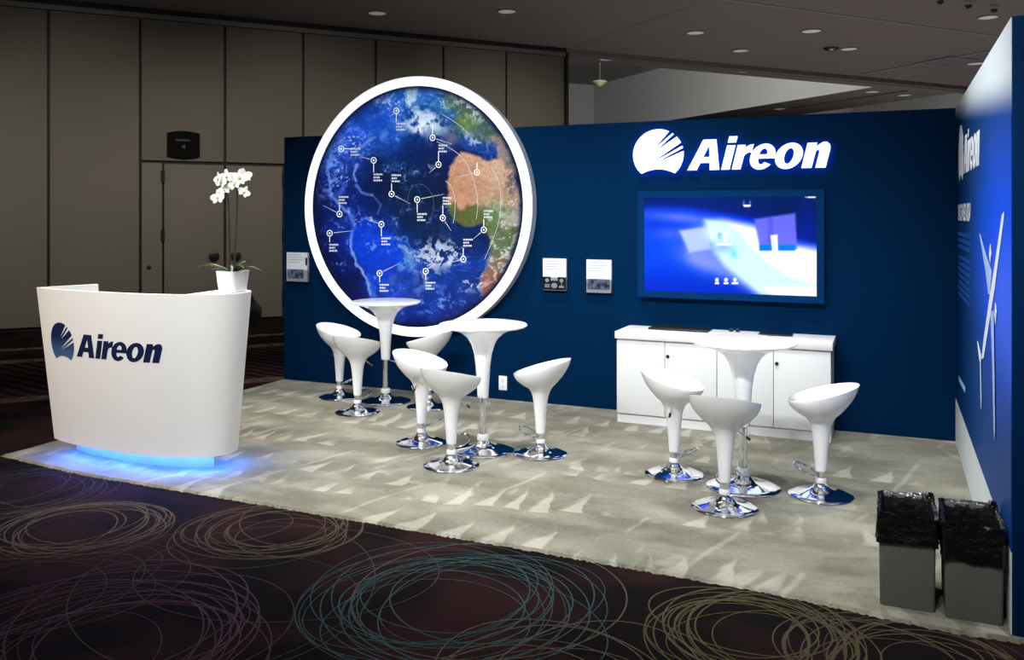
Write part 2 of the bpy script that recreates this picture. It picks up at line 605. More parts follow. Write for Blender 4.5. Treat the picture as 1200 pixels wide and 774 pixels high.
# ------------------------------------------------------------------ the sign lettering, cap height = 1
def glyphs():
    XH = 0.79
    g = []
    k = 0.25

    def sh(lp, dx):
        return [(x + dx + k * y, y) for x, y in lp]
    A = [[(0, 0), (.295, 1), (.735, 1), (1.08, 0), (.755, 0), (.70, .235), (.385, .235), (.325, 0)],
         [(.44, .43), (.65, .43), (.535, .80)]]
    i_ = [[(0, 0), (0, XH), (.275, XH), (.275, 0)], [(0, .875), (0, 1.08), (.275, 1.08), (.275, .875)]]
    r_ = [[(0, 0), (0, XH), (.265, XH), (.265, .66)] + [(.32, .74), (.41, .79), (.52, .805), (.52, .53)] +
          [(.42, .54), (.34, .50), (.292, .42), (.285, 0)]]
    cx, cy, rx, ry = .40, .395, .40, .415
    ix, iy = .125, .26
    e_out = ell(cx, cy, rx, ry, -6, 322, 40)
    e_in = ell(cx, cy - .02, ix, iy - .03, 318, 200, 14)
    e_ = [e_out + e_in + [(cx - ix + .01, cy - .06), (cx + rx, cy - .06)],
          ell(cx, cy + .07, ix, iy - .07, 0, 180, 16)]
    o_ = [ell(.42, cy, .425, ry, 0, 360, 44)[:-1], ell(.42, cy, .14, .245, 0, 360, 32)[:-1]]
    n_ = [[(0, 0), (0, XH), (.295, XH), (.295, .68)] + ell(.53, .56, .215, .25, 130, 0, 14) +
          [(.745, 0), (.43, 0), (.43, .46)] + ell(.375, .47, .055, .09, 0, 180, 8) + [(.317, 0)]]
    for nm, lp, dx in (('a', A, 0), ('i', i_, 1.14), ('r', r_, 1.49), ('e', e_, 1.99), ('o', o_, 2.80), ('n', n_, 3.70)):
        g.append((nm, [sh(l, dx) for l in lp]))
    return g


def emblem_loops():
    """disc with a scooped foot and four thin rays cut in from the right, radius 1"""
    def q(X, Y):
        return ((X - 150) / 146.0, (205 - Y) / 143.0)
    cuts = [((215, 74), (128, 172), (231, 88)), ((240, 94), (137, 184), (256, 108)),
            ((280, 142), (108, 254), (290, 159)), ((291, 172), (116, 262), (296, 188))]
    pts = []
    a = 218.0
    foot_r = math.radians(-49)

    def ang(p):
        return math.degrees(math.atan2(p[1], p[0]))
    # run clockwise over the top from the left foot corner to the right foot corner
    stops = []
    for c in cuts:
        p0, p1, p2 = (q(*v) for v in c)
        stops.append((ang(p0), p1, ang(p2)))
    cur = 229.0
    for a0, tip, a2 in stops:
        n = max(2, int((cur - a0) / 4))
        pts += [(math.cos(math.radians(cur + (a0 - cur) * i / n)), math.sin(math.radians(cur + (a0 - cur) * i / n))) for i in range(n + 1)]
        pts.append(tip)
        cur = a2
    n = 14
    pts += [(math.cos(math.radians(cur + (-49 - cur) * i / n)), math.sin(math.radians(cur + (-49 - cur) * i / n))) for i in range(n + 1)]
    x1, y1 = math.cos(math.radians(-49)), math.sin(math.radians(-49))
    pts += [(x1 * (1 - 2 * i / 12), y1 + 0.17 * (1 - (1 - 2 * i / 12) ** 2)) for i in range(1, 12)]
    return [pts]


LETTER_W = 4.64
GLYPHS = glyphs()
EMBLEM = emblem_loops()


def plate(name, loops, sx, sy, ox, oy, depth, to_world, mats, parent, front_off=0.0, cut=None, back_emit=False):
    """flat lettering: loops scaled into (u, v) then carried onto a surface by to_world(u, v, w)"""
    bm = shape2d([[(ox + x * sx, oy + y * sy) for x, y in lp] for lp in loops], depth)
    if cut:
        umin = min(v.co.x for v in bm.verts)
        umax = max(v.co.x for v in bm.verts)
        u = umin + cut
        while u < umax:
            bmesh.ops.bisect_plane(bm, geom=bm.verts[:] + bm.edges[:] + bm.faces[:], plane_co=(u, 0, 0), plane_no=(1, 0, 0))
            u += cut
    bm.normal_update()
    if back_emit:
        for f in bm.faces:
            f.material_index = 1 if f.normal.z < -0.5 else (0 if f.normal.z > 0.5 else 2)
    for v in bm.verts:
        v.co = Vector(to_world(v.co.x, v.co.y, v.co.z + depth / 2 + front_off))
    me_mats = mats
    o = finish(name, bm, me_mats, parent, smooth=False)
    return o


# ================================================================== SETTING
# ---- hall floor with its looping yarn pattern woven into the same mesh
bm = bmesh.new()
f = bm.faces.new([bm.verts.new(v) for v in ((-22, -11, 0), (18, -11, 0), (18, 30, 0), (-22, 30, 0))])
YARN = ['yarn_tan', 'yarn_teal', 'yarn_purple', 'yarn_olive', 'yarn_grey', 'yarn_rust']


def ribbon(bm, cx, cy, rx, ry, rot, z, w, mi, a0=0, a1=2 * PI):
    n = 84
    ca, sa = math.cos(rot), math.sin(rot)
    wob = [random.uniform(0, 6.28) for _ in range(3)]
    amp = random.uniform(0.0, 0.035)
    vin, vout = [], []
    full = abs(a1 - a0 - 2 * PI) < 1e-3
    m = n if full else n + 1
    for i in range(m):
        t = a0 + (a1 - a0) * i / n
        k = 1 + amp * math.sin(2 * t + wob[0]) + amp * 0.6 * math.sin(3 * t + wob[1])
        for lst, d in ((vin, -w / 2), (vout, w / 2)):
            x, y = (rx * k + d) * math.cos(t), (ry * k + d) * math.sin(t)
            lst.append(bm.verts.new((cx + x * ca - y * sa, cy + x * sa + y * ca, z)))
    skin(bm, vin, vout, mi, closed=full)


clusters = []


def cluster(px, py, R, yarn, n, ecc=0.82, off=None):
    p = on_floor(px, py)
    clusters.append((p[0], p[1], R, yarn, n, ecc))


cluster(95, 618, 0.50, 0, 15)
cluster(25, 575, 0.52, 4, 12)
cluster(325, 620, 0.46, 5, 15)
cluster(120, 748, 0.66, 2, 18)
cluster(530, 704, 0.60, 1, 20)
cluster(885, 738, 0.42, 3, 17)
cluster(1075, 785, 0.44, 5, 15)
cluster(40, 690, 0.60, 4, 5)
cluster(640, 810, 0.5, 0, 6)
cluster(300, 690, 0.85, 4, 3)
for ci in range(70):
    a, b_ = random.uniform(-10, 9), random.uniform(-9.5, -4.6)
    if all((a - c[0]) ** 2 + (b_ - c[1]) ** 2 > 1.0 for c in clusters):
        clusters.append((a, b_, random.uniform(.4, .65), random.randrange(6), 9, .85))
for ci in range(60):
    a, b_ = random.uniform(-9, -0.6), random.uniform(-6, 2.0)
    t_ = (a - HQ[0]) * HT[0] + (b_ - HQ[1]) * HT[1]
    if t_ < -6.2 and all((a - c[0]) ** 2 + (b_ - c[1]) ** 2 > 0.8 for c in clusters):
        clusters.append((a, b_, random.uniform(.4, .6), random.choice((0, 4, 4, 5)), 9, .85))
zz = 0.0006
for (cx, cy, R, yarn, n, ecc) in clusters:
    for i in range(n):
        rot = random.uniform(0, PI)
        jit = R * 0.24
        col = yarn if random.random() < 0.8 else random.choice((yarn, 4, 0))
        rr = R * random.uniform(0.62, 1.0)
        ribbon(bm, cx + random.gauss(0, jit * .6), cy + random.gauss(0, jit * .6), rr, rr * random.uniform(ecc - .12, 1.0), rot,
               zz, random.uniform(.0045, .008), 1 + col)
        zz += 0.000004
o = finish('floor', bm, [M['hall_carpet']] + [M[y] for y in YARN], smooth=False)
tag(o, 'dark maroon hall carpet woven with loops of coloured yarn', None, kind='structure')

# ---- booth carpet
fr = [(-0.01, -2.998), (0.87, -3.085), (2.23, -3.085), (3.84, -3.10), (5.09, -3.13), (5.77, -3.215), (6.06, -3.20)]
edge = []
for a, b_ in zip(fr, fr[1:]):
    n = max(2, int((b_[0] - a[0]) / 0.012))
    for i in range(n):
        t = i / n
        edge.append((a[0] + (b_[0] - a[0]) * t, a[1] + (b_[1] - a[1]) * t + random.uniform(-.009, .009)))
edge.append(fr[-1])
lft = [(0.0 + random.uniform(-.006, .006), -3.0 + 3.0 * i / 60) for i in range(60, 0, -1)]
outl = edge + [(6.06, 0.0)] + lft
bm = bmesh.new()
a = [bm.verts.new((x - (.012 if x < .02 else 0), y - (.016 if y < -2.9 else 0), 0.0008)) for x, y in outl]
b_ = [bm.verts.new((x, y, 0.012)) for x, y in outl]
skin(bm, a, b_)
bm.faces.new(b_)
o = finish('booth_carpet', bm, M['booth_carpet'], smooth=False)
tag(o, 'silver beige plush carpet with pale brush marks covering the whole booth floor', 'carpet')
CZ = 0.012

# ---- booth walls
o = new_box('wall_back', 0.0, LW + 0.05, 0.0, 0.05, 0.0, WALL_H, M['wall_blue'], bevel=0.003)
tag(o, 'long navy back wall of the booth', None, kind='structure')
wr = new_box('wall_right', LW, LW + 0.09, -DW, -0.0005, 0.0, WALL_H, M['wall_edge'], bevel=0.003)
tag(wr, 'side wall of the booth with printed blue graphic', None, kind='structure')
bm = bmesh.new()
PX = LW - 0.003
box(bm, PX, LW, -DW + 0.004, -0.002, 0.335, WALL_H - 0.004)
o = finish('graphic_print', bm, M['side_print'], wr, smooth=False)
o['label'] = 'blue printed graphic, colour paler towards the top'
o = new_box('foot_band', PX, LW, -DW + 0.004, -0.002, 0.012, 0.335, M['side_band'], wr)
o['label'] = 'white printed band along the foot'
PX -= 0.001


def right_plane(u, v, w):          # u runs from the corner towards the viewer
    return (PX - w, -u, v)


def right_poly(name, pts, m, label=None, w=0.001):
    pw = [on_right(x, y, PX) for x, y in pts]
    bm = shape2d([[(-p[1], p[2]) for p in pw]], 0.001)
    for v in bm.verts:
        v.co = Vector(right_plane(v.co.x, v.co.y, v.co.z + w))
    o = finish(name, bm, M[m], wr, smooth=False)
    if label:
        o['label'] = label
    return o


UB, ZB, CAP = 0.80, 1.925, 0.236
o = plate('logo_emblem', EMBLEM, .212, .212, 0.56, ZB + .125, .002, right_plane, [M['print_white']], wr)
for nm, lp in GLYPHS:
    plate('letter', lp, CAP, CAP, UB, ZB, .002, right_plane, [M['print_white']], wr)

# aircraft on the side wall
bm = bmesh.new()
air = [([(1174.5, 252), (1177, 248), (1176.5, 258), (1166, 338), (1158, 388), (1153, 420), (1150.5, 421), (1153, 398), (1160.5, 345), (1166, 310)], 'print_white'),
       ([(1148, 274), (1149.5, 276), (1156, 300), (1162.6, 319), (1160.5, 345), (1158.6, 345), (1155.5, 318)], 'print_pale'),
       ([(1161, 286), (1162.2, 298), (1161, 309), (1159.6, 298)], 'print_white'),
       ([(1167.2, 355), (1168.6, 366), (1167.5, 381), (1166.0, 370)], 'print_white'),
       ([(1146, 400), (1147, 402), (1150.8, 418), (1149.8, 430), (1148, 418)], 'print_white'),
       ([(1149.3, 424), (1150.4, 424), (1151.3, 470), (1150.9, 480), (1150.2, 478)], 'print_pale'),
       ([(1162, 366), (1165.5, 364), (1166.6, 440), (1167.2, 505), (1166.6, 516), (1165.9, 505), (1164, 420)], 'print_pale')]
mats = [M['print_white'], M['print_pale']]
for k, (pts, mm) in enumerate(air):
    pw = [on_right(x, y, PX) for x, y in pts]
    b2 = shape2d([[(-p[1], p[2]) for p in pw]], 0.001)
    vm = {}
    for v in b2.verts:
        vm[v] = bm.verts.new(right_plane(v.co.x, v.co.y, v.co.z + 0.001 + 0.0006 * k))
    for f in b2.faces:
        nf = bm.faces.new([vm[v] for v in f.verts])
        nf.material_index = 0 if mm == 'print_white' else 1
    b2.free()
o = finish('aircraft_graphic', bm, mats, wr, smooth=False)
o['label'] = 'white long-winged aircraft printed on the blue'


def text_bm(s, size):
    cu = bpy.data.curves.new('txt', 'FONT')
    cu.body = s
    cu.size = size
    cu.offset = 0.004 * size / 0.1
    ob = bpy.data.objects.new('txt', cu)
    COL.objects.link(ob)
    dg = bpy.context.evaluated_depsgraph_get()
    me = bpy.data.meshes.new_from_object(ob.evaluated_get(dg))
    bm = bmesh.new()
    bm.from_mesh(me)
    bpy.data.objects.remove(ob)
    bpy.data.curves.remove(cu)
    bpy.data.meshes.remove(me)
    return bm


bm = text_bm('SPACE-BASED ADS-B', 0.145)
w_ = max(v.co.x for v in bm.verts)
for v in bm.verts:
    v.co = Vector(right_plane(0.30 + v.co.x * 1.03 / w_, 1.628 + v.co.y, 0.001))
o = finish('headline', bm, M['print_white'], wr, smooth=False)
o['label'] = 'white capital headline'
# three faint paragraphs: rows of word-length dashes too small to read
for (zt, nl) in ((1.545, 3), (1.39, 4), (1.22, 3)):
    bm = bmesh.new()
    for l in range(nl):
        u = 0.30
        while u < 1.28:
            w = random.uniform(.05, .14)
            z1 = zt - l * .042
            box(bm, PX - .0015, PX, -min(u + w, 1.32), -u, z1 - .026, z1)
            u += w + .022
    o = finish('text_paragraph', bm, M['print_blue'], wr, smooth=False)
    o['label'] = 'small pale blue paragraph'
right_poly('web_line', [(1123.6, 440), (1131, 454), (1131.2, 461), (1124, 447)], 'print_pale', 'small pale line of text near the foot')

# ---- folding partition with double door
wl = empty('wall_left', tuple(hp(0, 0, 0)), 0)
tag(wl, 'tall grey-brown folding partition wall of the hall', None, kind='structure')
HA = math.atan2(HS[1], HS[0])
wl.rotation_euler = (0, 0, HA)            # local x along the partition, local y behind it, face at y = 0
PW = 1.22
T0 = -0.06
bm = bmesh.new()
box(bm, -6 * PW, 7 * PW, T0 + .04, T0 + .14, 0, HCEIL)
finish('seam_backing', bm, M['seam'], wl, smooth=False)
for k in range(-6, 7):
    a, c = k * PW + .019, (k + 1) * PW - .019
    z0 = 0.05
    if k in (1, 2):
        z0 = 2.49
    new_box('partition_panel', a, c, T0, T0 + .06, z0, HCEIL - .16, M['panel'], wl, bevel=.004)
new_box('narrow_panel', PW + .019, PW + .305, T0, T0 + .06, .05, 2.45, M['panel'], wl, bevel=.004)
new_box('narrow_panel', 3 * PW - .305, 3 * PW - .019, T0, T0 + .06, .05, 2.45, M['panel'], wl, bevel=.004)
bm = bmesh.new()
lathe(bm, [(0, 0.012), (.02, .012), (.032, .008), (.036, 0)], 20)
for v in bm.verts:
    v.co = Vector((PW + .12 + v.co.x, T0 - v.co.z, 0.87 + v.co.y))
finish('key_lock', bm, M['black'], wl)
new_box('top_track', -6 * PW, 7 * PW, T0 - .05, T0 + .14, HCEIL - .07, HCEIL - .002, M['seam'], wl)
new_box('head_rail', -6 * PW, 7 * PW, T0 - .02, T0 + .10, HCEIL - .15, HCEIL - .075, M['track'], wl)
new_box('end_trim', 7 * PW, 7 * PW + .06, T0 - .03, T0 + .14, 0, HCEIL - .07, M['seam'], wl)

dr = empty('door_1', tuple(hp(PW * 2, 0, 0)), HA)
tag(dr, 'grey double door set into the folding partition', None, kind='structure')
for sgn in (-1, 1):
    x0, x1 = sorted((sgn * .019, sgn * .885))
    leaf = new_box('door_leaf', x0, x1, T0, T0 + .055, .03, 2.44, M['panel'], dr, bevel=.004)
    bm = bmesh.new()
    lathe(bm, [(0, .05), (.055, .05), (.072, .042), (.078, .02), (.075, 0)], 28)
    lathe(bm, [(0, .075), (.03, .073), (.034, .05)], 20)
    for v in bm.verts:
        v.co = Vector((sgn * .165 + v.co.x, T0 - v.co.z, 1.02 + v.co.y))
    finish('door_knob', bm, M['black'], leaf)
    for hz in (.35, 1.35, 2.25):
        bm = bmesh.new()
        tube(bm, [(sgn * .905, T0 - .012, hz - .09), (sgn * .905, T0 - .012, hz + .09)], .016, 10)
        box(bm, sgn * .905 - .028, sgn * .905 + .028, T0 - .006, T0 + .01, hz - .09, hz + .09)
        finish('hinge', bm, M['black'], leaf)

# plaque above the door
sg = empty('room_sign', tuple(hp(1.83, T0, 2.735)), HA)
tag(sg, 'black room plaque with bowed top and bottom above the double door', 'sign')
bm = bmesh.new()
W2, H2 = .235, .18
ol = [(-W2, -H2)] + [(-W2 + 2 * W2 * i / 16, -H2 - .035 * (1 - (2 * i / 16 - 1) ** 2)) for i in range(1, 16)] + [(W2, -H2), (W2, H2)] + \
     [(W2 - 2 * W2 * i / 16, H2 + .035 * (1 - (2 * i / 16 - 1) ** 2)) for i in range(1, 16)] + [(-W2, H2)]
prism(bm, ol, 0, .025)
for v in bm.verts:
    v.co = Vector((v.co.x, -v.co.z - .001, v.co.y))
finish('plaque', bm, M['plaque'], sg, smooth=False)
M['sign_ink'] = mat('dull sign lettering', s2l((80, 77, 74)), 0.8)
bm = bmesh.new()
x = -.11
for w in (.02, .012, .016, .016, .012, .018, .018, .016, .014):
    box(bm, x, x + w, -.0285, -.026, .06, .086)
    x += w + .007
finish('sign_text', bm, M['sign_ink'], sg, smooth=False)
bm = bmesh.new()
prism(bm, [(-.035, -.03), (.022, -.065), (.022, .012)], .026, .0285)
for v in bm.verts:
    v.co = Vector((v.co.x, -v.co.z, v.co.y))
finish('sign_arrow', bm, M['sign_ink'], sg, smooth=False)

# ---- ceiling with two recessed coffers in the next room
bm = bmesh.new()
S0, S1, T_0, T_1 = -8.0, 34.0, -9.5, 18.0
cof = [(6.5, 17.7, 0.95, 14.0), (20.4, 31.0, 0.8, 14.0)]
ss = sorted({S0, S1, *[c[0] for c in cof], *[c[1] for c in cof]})
tt = sorted({T_0, T_1, *[c[2] for c in cof], *[c[3] for c in cof]})
for i in range(len(ss) - 1):
    for j in range(len(tt) - 1):
        sm, tm = (ss[i] + ss[i + 1]) / 2, (tt[j] + tt[j + 1]) / 2
        if any(c[0] < sm < c[1] and c[2] < tm < c[3] for c in cof):
            continue
        bm.faces.new([bm.verts.new(hp(a, b, HCEIL)) for a, b in
                      ((ss[i], tt[j]), (ss[i + 1], tt[j]), (ss[i + 1], tt[j + 1]), (ss[i], tt[j + 1]))])
CH = 1.8
for c in cof:
    q = [(c[0], c[2]), (c[1], c[2]), (c[1], c[3]), (c[0], c[3])]
    lo = [bm.verts.new(hp(a, b, HCEIL)) for a, b in q]
    hi = [bm.verts.new(hp(a, b, HCEIL + CH)) for a, b in q]
    skin(bm, lo, hi, 1)
    f = bm.faces.new(hi)
    f.material_index = 1
ce = finish('ceiling', bm, [M['ceiling'], M['coffer']], smooth=False)
tag(ce, 'dark hall ceiling with recessed coffers in the next room', None, kind='structure')


def ceiling_bar(name, s0, t0, s1, t1, w, h, m, parent):
    a, b = hp(s0, t0), hp(s1, t1)
    d = (b - a).normalized()
    n = Vector((-d.y, d.x, 0)) * w / 2
    bm = bmesh.new()
    lo = [bm.verts.new((p.x, p.y, HCEIL - h)) for p in (a - n, b - n, b + n, a + n)]
    hi = [bm.verts.new((p.x, p.y, HCEIL - .0005)) for p in (a - n, b - n, b + n, a + n)]
    skin(bm, lo, hi)
    bm.faces.new(lo)
    bm.faces.new(hi)
    return finish(name, bm, m, parent, smooth=False)


ceiling_bar('ceiling_track', 7 * PW, 0, 30, -.1, .16, .09, M['track'], ce)
ceiling_bar('ceiling_track', 7 * PW, .42, 30, .42, .05, .03, M['ceiling'], ce)
ceiling_bar('ceiling_joint', -4, -4.28, 24, -4.35, .07, .012, M['vent'], ce)
ceiling_bar('ceiling_track', -2, -6.25, 20, -6.25, .35, .06, M['track'], ce)
ceiling_bar('ceiling_joint', 8.62, -.3, 8.62, -4.1, .025, .006, M['vent'], ce)
ceiling_bar('ceiling_joint', 15.9, -.4, 15.9, -3.9, .14, .015, M['vent'], ce)
ceiling_bar('ceiling_joint', 18.9, 1.0, 18.9, 14.0, .10, .03, M['track'], ce)
ceiling_bar('ceiling_joint', 9.9, -2.2, 9.9, -2.9, .025, .006, M['vent'], ce)

# lamps, vent and detectors that hang in the ceiling
lamps = [((442, 16), 'leftmost recessed ceiling downlight, above the partition by the globe', .16),
         ((594, 14), 'recessed ceiling downlight right of the leftmost one, near the top edge', .16),
         ((815, 39), 'recessed ceiling downlight above the lit emblem of the back wall sign', .17),
         ((868, 60), 'recessed ceiling downlight beside the partition track, above the first letter of the sign', .17),
         ((951, 37), 'larger recessed ceiling downlight above the last letters of the sign', .18),
         ((995, 58), 'recessed ceiling downlight just right of the dark smoke detector', .17),
         ((1158, 21), 'recessed ceiling downlight next to the top corner of the side wall', .17),
         ((874, 84), 'recessed ceiling downlight on the strip between track and long coffer', .18),
         ((711, 70), 'recessed ceiling downlight at the left end of the strip beyond the track', .17),
         ((1017, 96), 'recessed ceiling downlight at the right tip of the long coffer', .2),
         ((1022, 108), 'upper small downlight on the cross strip between the two coffers', .2),
         ((1060, 112), 'recessed ceiling downlight left of the short coffer', .2),
         ((914, 128), 'lowest ceiling downlight, right above the back wall edge', .2),
         ((1144, 75), 'recessed ceiling downlight half hidden by the sloping edge of the side wall', .2)]
for k, ((px, py), lab, R) in enumerate(lamps):
    p = on_floor(px, py, HCEIL - .012)
    o = empty('recessed_downlight', (p[0], p[1], HCEIL))
    tag(o, lab, 'ceiling light', 'recessed downlights in the hall ceiling')
    bm = bmesh.new()
    lathe(bm, [(R, -.0006), (R, -.008), (R * .86, -.014), (R * .84, -.006)], 32)
    finish('trim_ring', bm, M['track'], o)
    bm = bmesh.new()
    lathe(bm, [(0, -.010), (R * .6, -.009), (R * .84, -.007)], 32)
    finish('lens', bm, M['lens'], o)
p = on_floor(1109, 72, HCEIL - .01)
o = empty('ceiling_vent', (p[0], p[1], HCEIL), HA)
tag(o, 'square pale ventilation grille in the ceiling near the side wall', 'vent')
bm = bmesh.new()
for a, b_, c, d in ((-.42, .42, -.42, -.36), (-.42, .42, .36, .42), (-.42, -.36, -.36, .36), (.36, .42, -.36, .36)):
    box(bm, a, b_, c, d, -.03, -.001)
finish('frame', bm, M['vent'], o, smooth=False)
bm = bmesh.new()
for i in range(9):
    box(bm, -.36, .36, -.35 + i * .08, -.30 + i * .08, -.022, -.004)
finish('grille', bm, M['vent'], o, smooth=False)
p = on_floor(974, 56, HCEIL)
bm = bmesh.new()
lathe(bm, [(0, -.06), (.06, -.058), (.12, -.035), (.14, -.001)], 24)
o = finish('smoke_detector', bm, M['black'], loc=(p[0], p[1], HCEIL))
tag(o, 'dark round smoke detector between two downlights on the ceiling', 'smoke detector')
for k, (px, py, wh) in enumerate(((1102, 1, 'left'), (1135, 6, 'middle'), (1165, 11, 'right'))):
    p = on_floor(px, py, HCEIL - .06)
    bm = bmesh.new()
    lathe(bm, [(0, -.05), (.03, -.045), (.045, -.02), (.05, -.001)], 18)
    o = finish('track_socket', bm, M['black'], loc=(p[0], p[1], HCEIL - .06))
    tag(o, '%s one of three small black sockets along the ceiling track at top right' % wh, 'socket', 'black sockets on the ceiling track')
# small cone fitting hanging inside the long coffer
p = on_floor(703, 99, 5.2)
o = empty('pendant_speaker', (p[0], p[1], HCEIL + CH))
tag(o, 'small cone-shaped pendant fitting hanging in the pale long coffer', 'ceiling fitting')
bm = bmesh.new()
lathe(bm, [(0, -1.47), (.05, -1.45), (.19, -1.31), (.2, -1.29), (0, -1.28)], 24)
finish('cone', bm, mat('dull brass', s2l((150, 142, 118)), .6), o)
bm = bmesh.new()
tube(bm, [(0, 0, -1.29), (0, 0, -.001)], .006, 8)
finish('stem', bm, M['track'], o)

# ---- far walls of the hall beyond
def hall_wall(name, s0, t0, s1, t1, label):
    a, b = hp(s0, t0), hp(s1, t1)
    d = (b - a).normalized()
    n = Vector((-d.y, d.x, 0)) * .1
    bm = bmesh.new()
    lo = [bm.verts.new((p.x, p.y, 0)) for p in (a - n, b - n, b + n, a + n)]
    hi = [bm.verts.new((p.x, p.y, HCEIL)) for p in (a - n, b - n, b + n, a + n)]
    skin(bm, lo, hi)
    bm.faces.new(hi)
    o = finish(name, bm, M['panel'], smooth=False)
    tag(o, label, None, kind='structure')


hall_wall('wall_far', 8, 17.8, 33.8, 17.8, 'far grey-brown wall of the next hall')
hall_wall('wall_end', 33.8, -9, 33.8, 17.8, 'end wall of the hall behind the booth')

# ================================================================== GLOBE LIGHTBOX
GY = -0.11                                # its front plane
gl = on_back(357.5, 242, GY)
gr_ = on_back(622.5, 245, GY)
gt = on_back(490, 88, GY)
gb = on_back(490, 396.5, GY)
GX, GZ = (gl[0] + gr_[0]) / 2, (gt[2] + gb[2]) / 2
GRX, GRZ = (gr_[0] - gl[0]) / 2, (gt[2] - gb[2]) / 2
GR = (GRX + GRZ) / 2
RW = 0.088
globe = empty('globe_lightbox', (GX, 0.0, GZ - GR))
tag(globe, 'huge round lit Earth picture with thick white rim on the back wall', 'wall display')


def gloc(x, y, z):                        # world to the lightbox
    return Vector((x - GX, y, z - (GZ - GR)))


bm = bmesh.new()
SEG = 128
prof = [(GR, -.003, 1), (GR, GY + .006, 1), (GR - .004, GY + .001, 0), (GR - .010, GY, 0), (GR - RW + .01, GY, 0), (GR - RW + .003, GY + .002, 0),
        (GR - RW, GY + .012, 0), (GR - RW, GY + .03, 1)]
rings = [[bm.verts.new((r * math.cos(2 * PI * i / SEG), y, GR + r * math.sin(2 * PI * i / SEG))) for i in range(SEG)] for r, y, _ in prof]
for k in range(len(prof) - 1):
    skin(bm, rings[k], rings[k + 1], 1 if (prof[k][2] and prof[k + 1][2]) else 0)
finish('rim', bm, [M['rim'], M['rim_side']], globe)


def value_noise(x, y, seed, octaves=5, gain=0.5):
    rng = np.random.RandomState(seed)
    out = np.zeros_like(x)
    amp, tot, fr = 1.0, 0.0, 1.0
    for o_ in range(octaves):
        g = rng.rand(128, 128)
        xx, yy = x * fr + 17.3 * o_, y * fr + 9.1 * o_
        xi, yi = np.floor(xx).astype(int), np.floor(yy).astype(int)
        fx, fy = xx - xi, yy - yi
        fx, fy = fx * fx * (3 - 2 * fx), fy * fy * (3 - 2 * fy)
        a = g[xi % 128, yi % 128]
        b = g[(xi + 1) % 128, yi % 128]
        c = g[xi % 128, (yi + 1) % 128]
        d = g[(xi + 1) % 128, (yi + 1) % 128]
        out += amp * ((a * (1 - fx) + b * fx) * (1 - fy) + (c * (1 - fx) + d * fx) * fy)
        tot += amp
        amp *= gain
        fr *= 2.03
    return out / tot


def sstep(v, a, b):
    t = np.clip((v - a) / (b - a), 0, 1)
    return t * t * (3 - 2 * t)


def poly_dist(px, py, poly):
    """signed distance (positive inside) from a polygon, numpy"""
    n = len(poly)
    inside = np.zeros(px.shape, bool)
    dist = np.full(px.shape, 1e9)
    for i in range(n):
        x0, y0 = poly[i]
        x1, y1 = poly[(i + 1) % n]
        c = ((y0 > py) != (y1 > py))
        with np.errstate(divide='ignore', invalid='ignore'):
            xi = (x1 - x0) * (py - y0) / ((y1 - y0) if y1 != y0 else 1e-9) + x0
        inside ^= c & (px < xi)
        dx, dy = x1 - x0, y1 - y0
        t = np.clip(((px - x0) * dx + (py - y0) * dy) / (dx * dx + dy * dy + 1e-9), 0, 1)
        dist = np.minimum(dist, np.hypot(px - (x0 + t * dx), py - (y0 + t * dy)))
    return np.where(inside, dist, -dist)


def line_dist(px, py, pts):
    d = np.full(px.shape, 1e9)
    for (x0, y0), (x1, y1) in zip(pts, pts[1:]):
        dx, dy = x1 - x0, y1 - y0
        t = np.clip(((px - x0) * dx + (py - y0) * dy) / (dx * dx + dy * dy + 1e-9), 0, 1)
        d = np.minimum(d, np.hypot(px - (x0 + t * dx), py - (y0 + t * dy)))
    return d


def blob(px, py, cx, cy, rx, ry, rot=0):
    c, s = math.cos(rot), math.sin(rot)
    x, y = (px - cx) * c + (py - cy) * s, -(px - cx) * s + (py - cy) * c
    return np.exp(-((x / rx) ** 2 + (y / ry) ** 2))


def mixc(img, m, col):
    m = np.clip(m, 0, 1)[..., None]
    return img * (1 - m) + np.array(col, float) * m


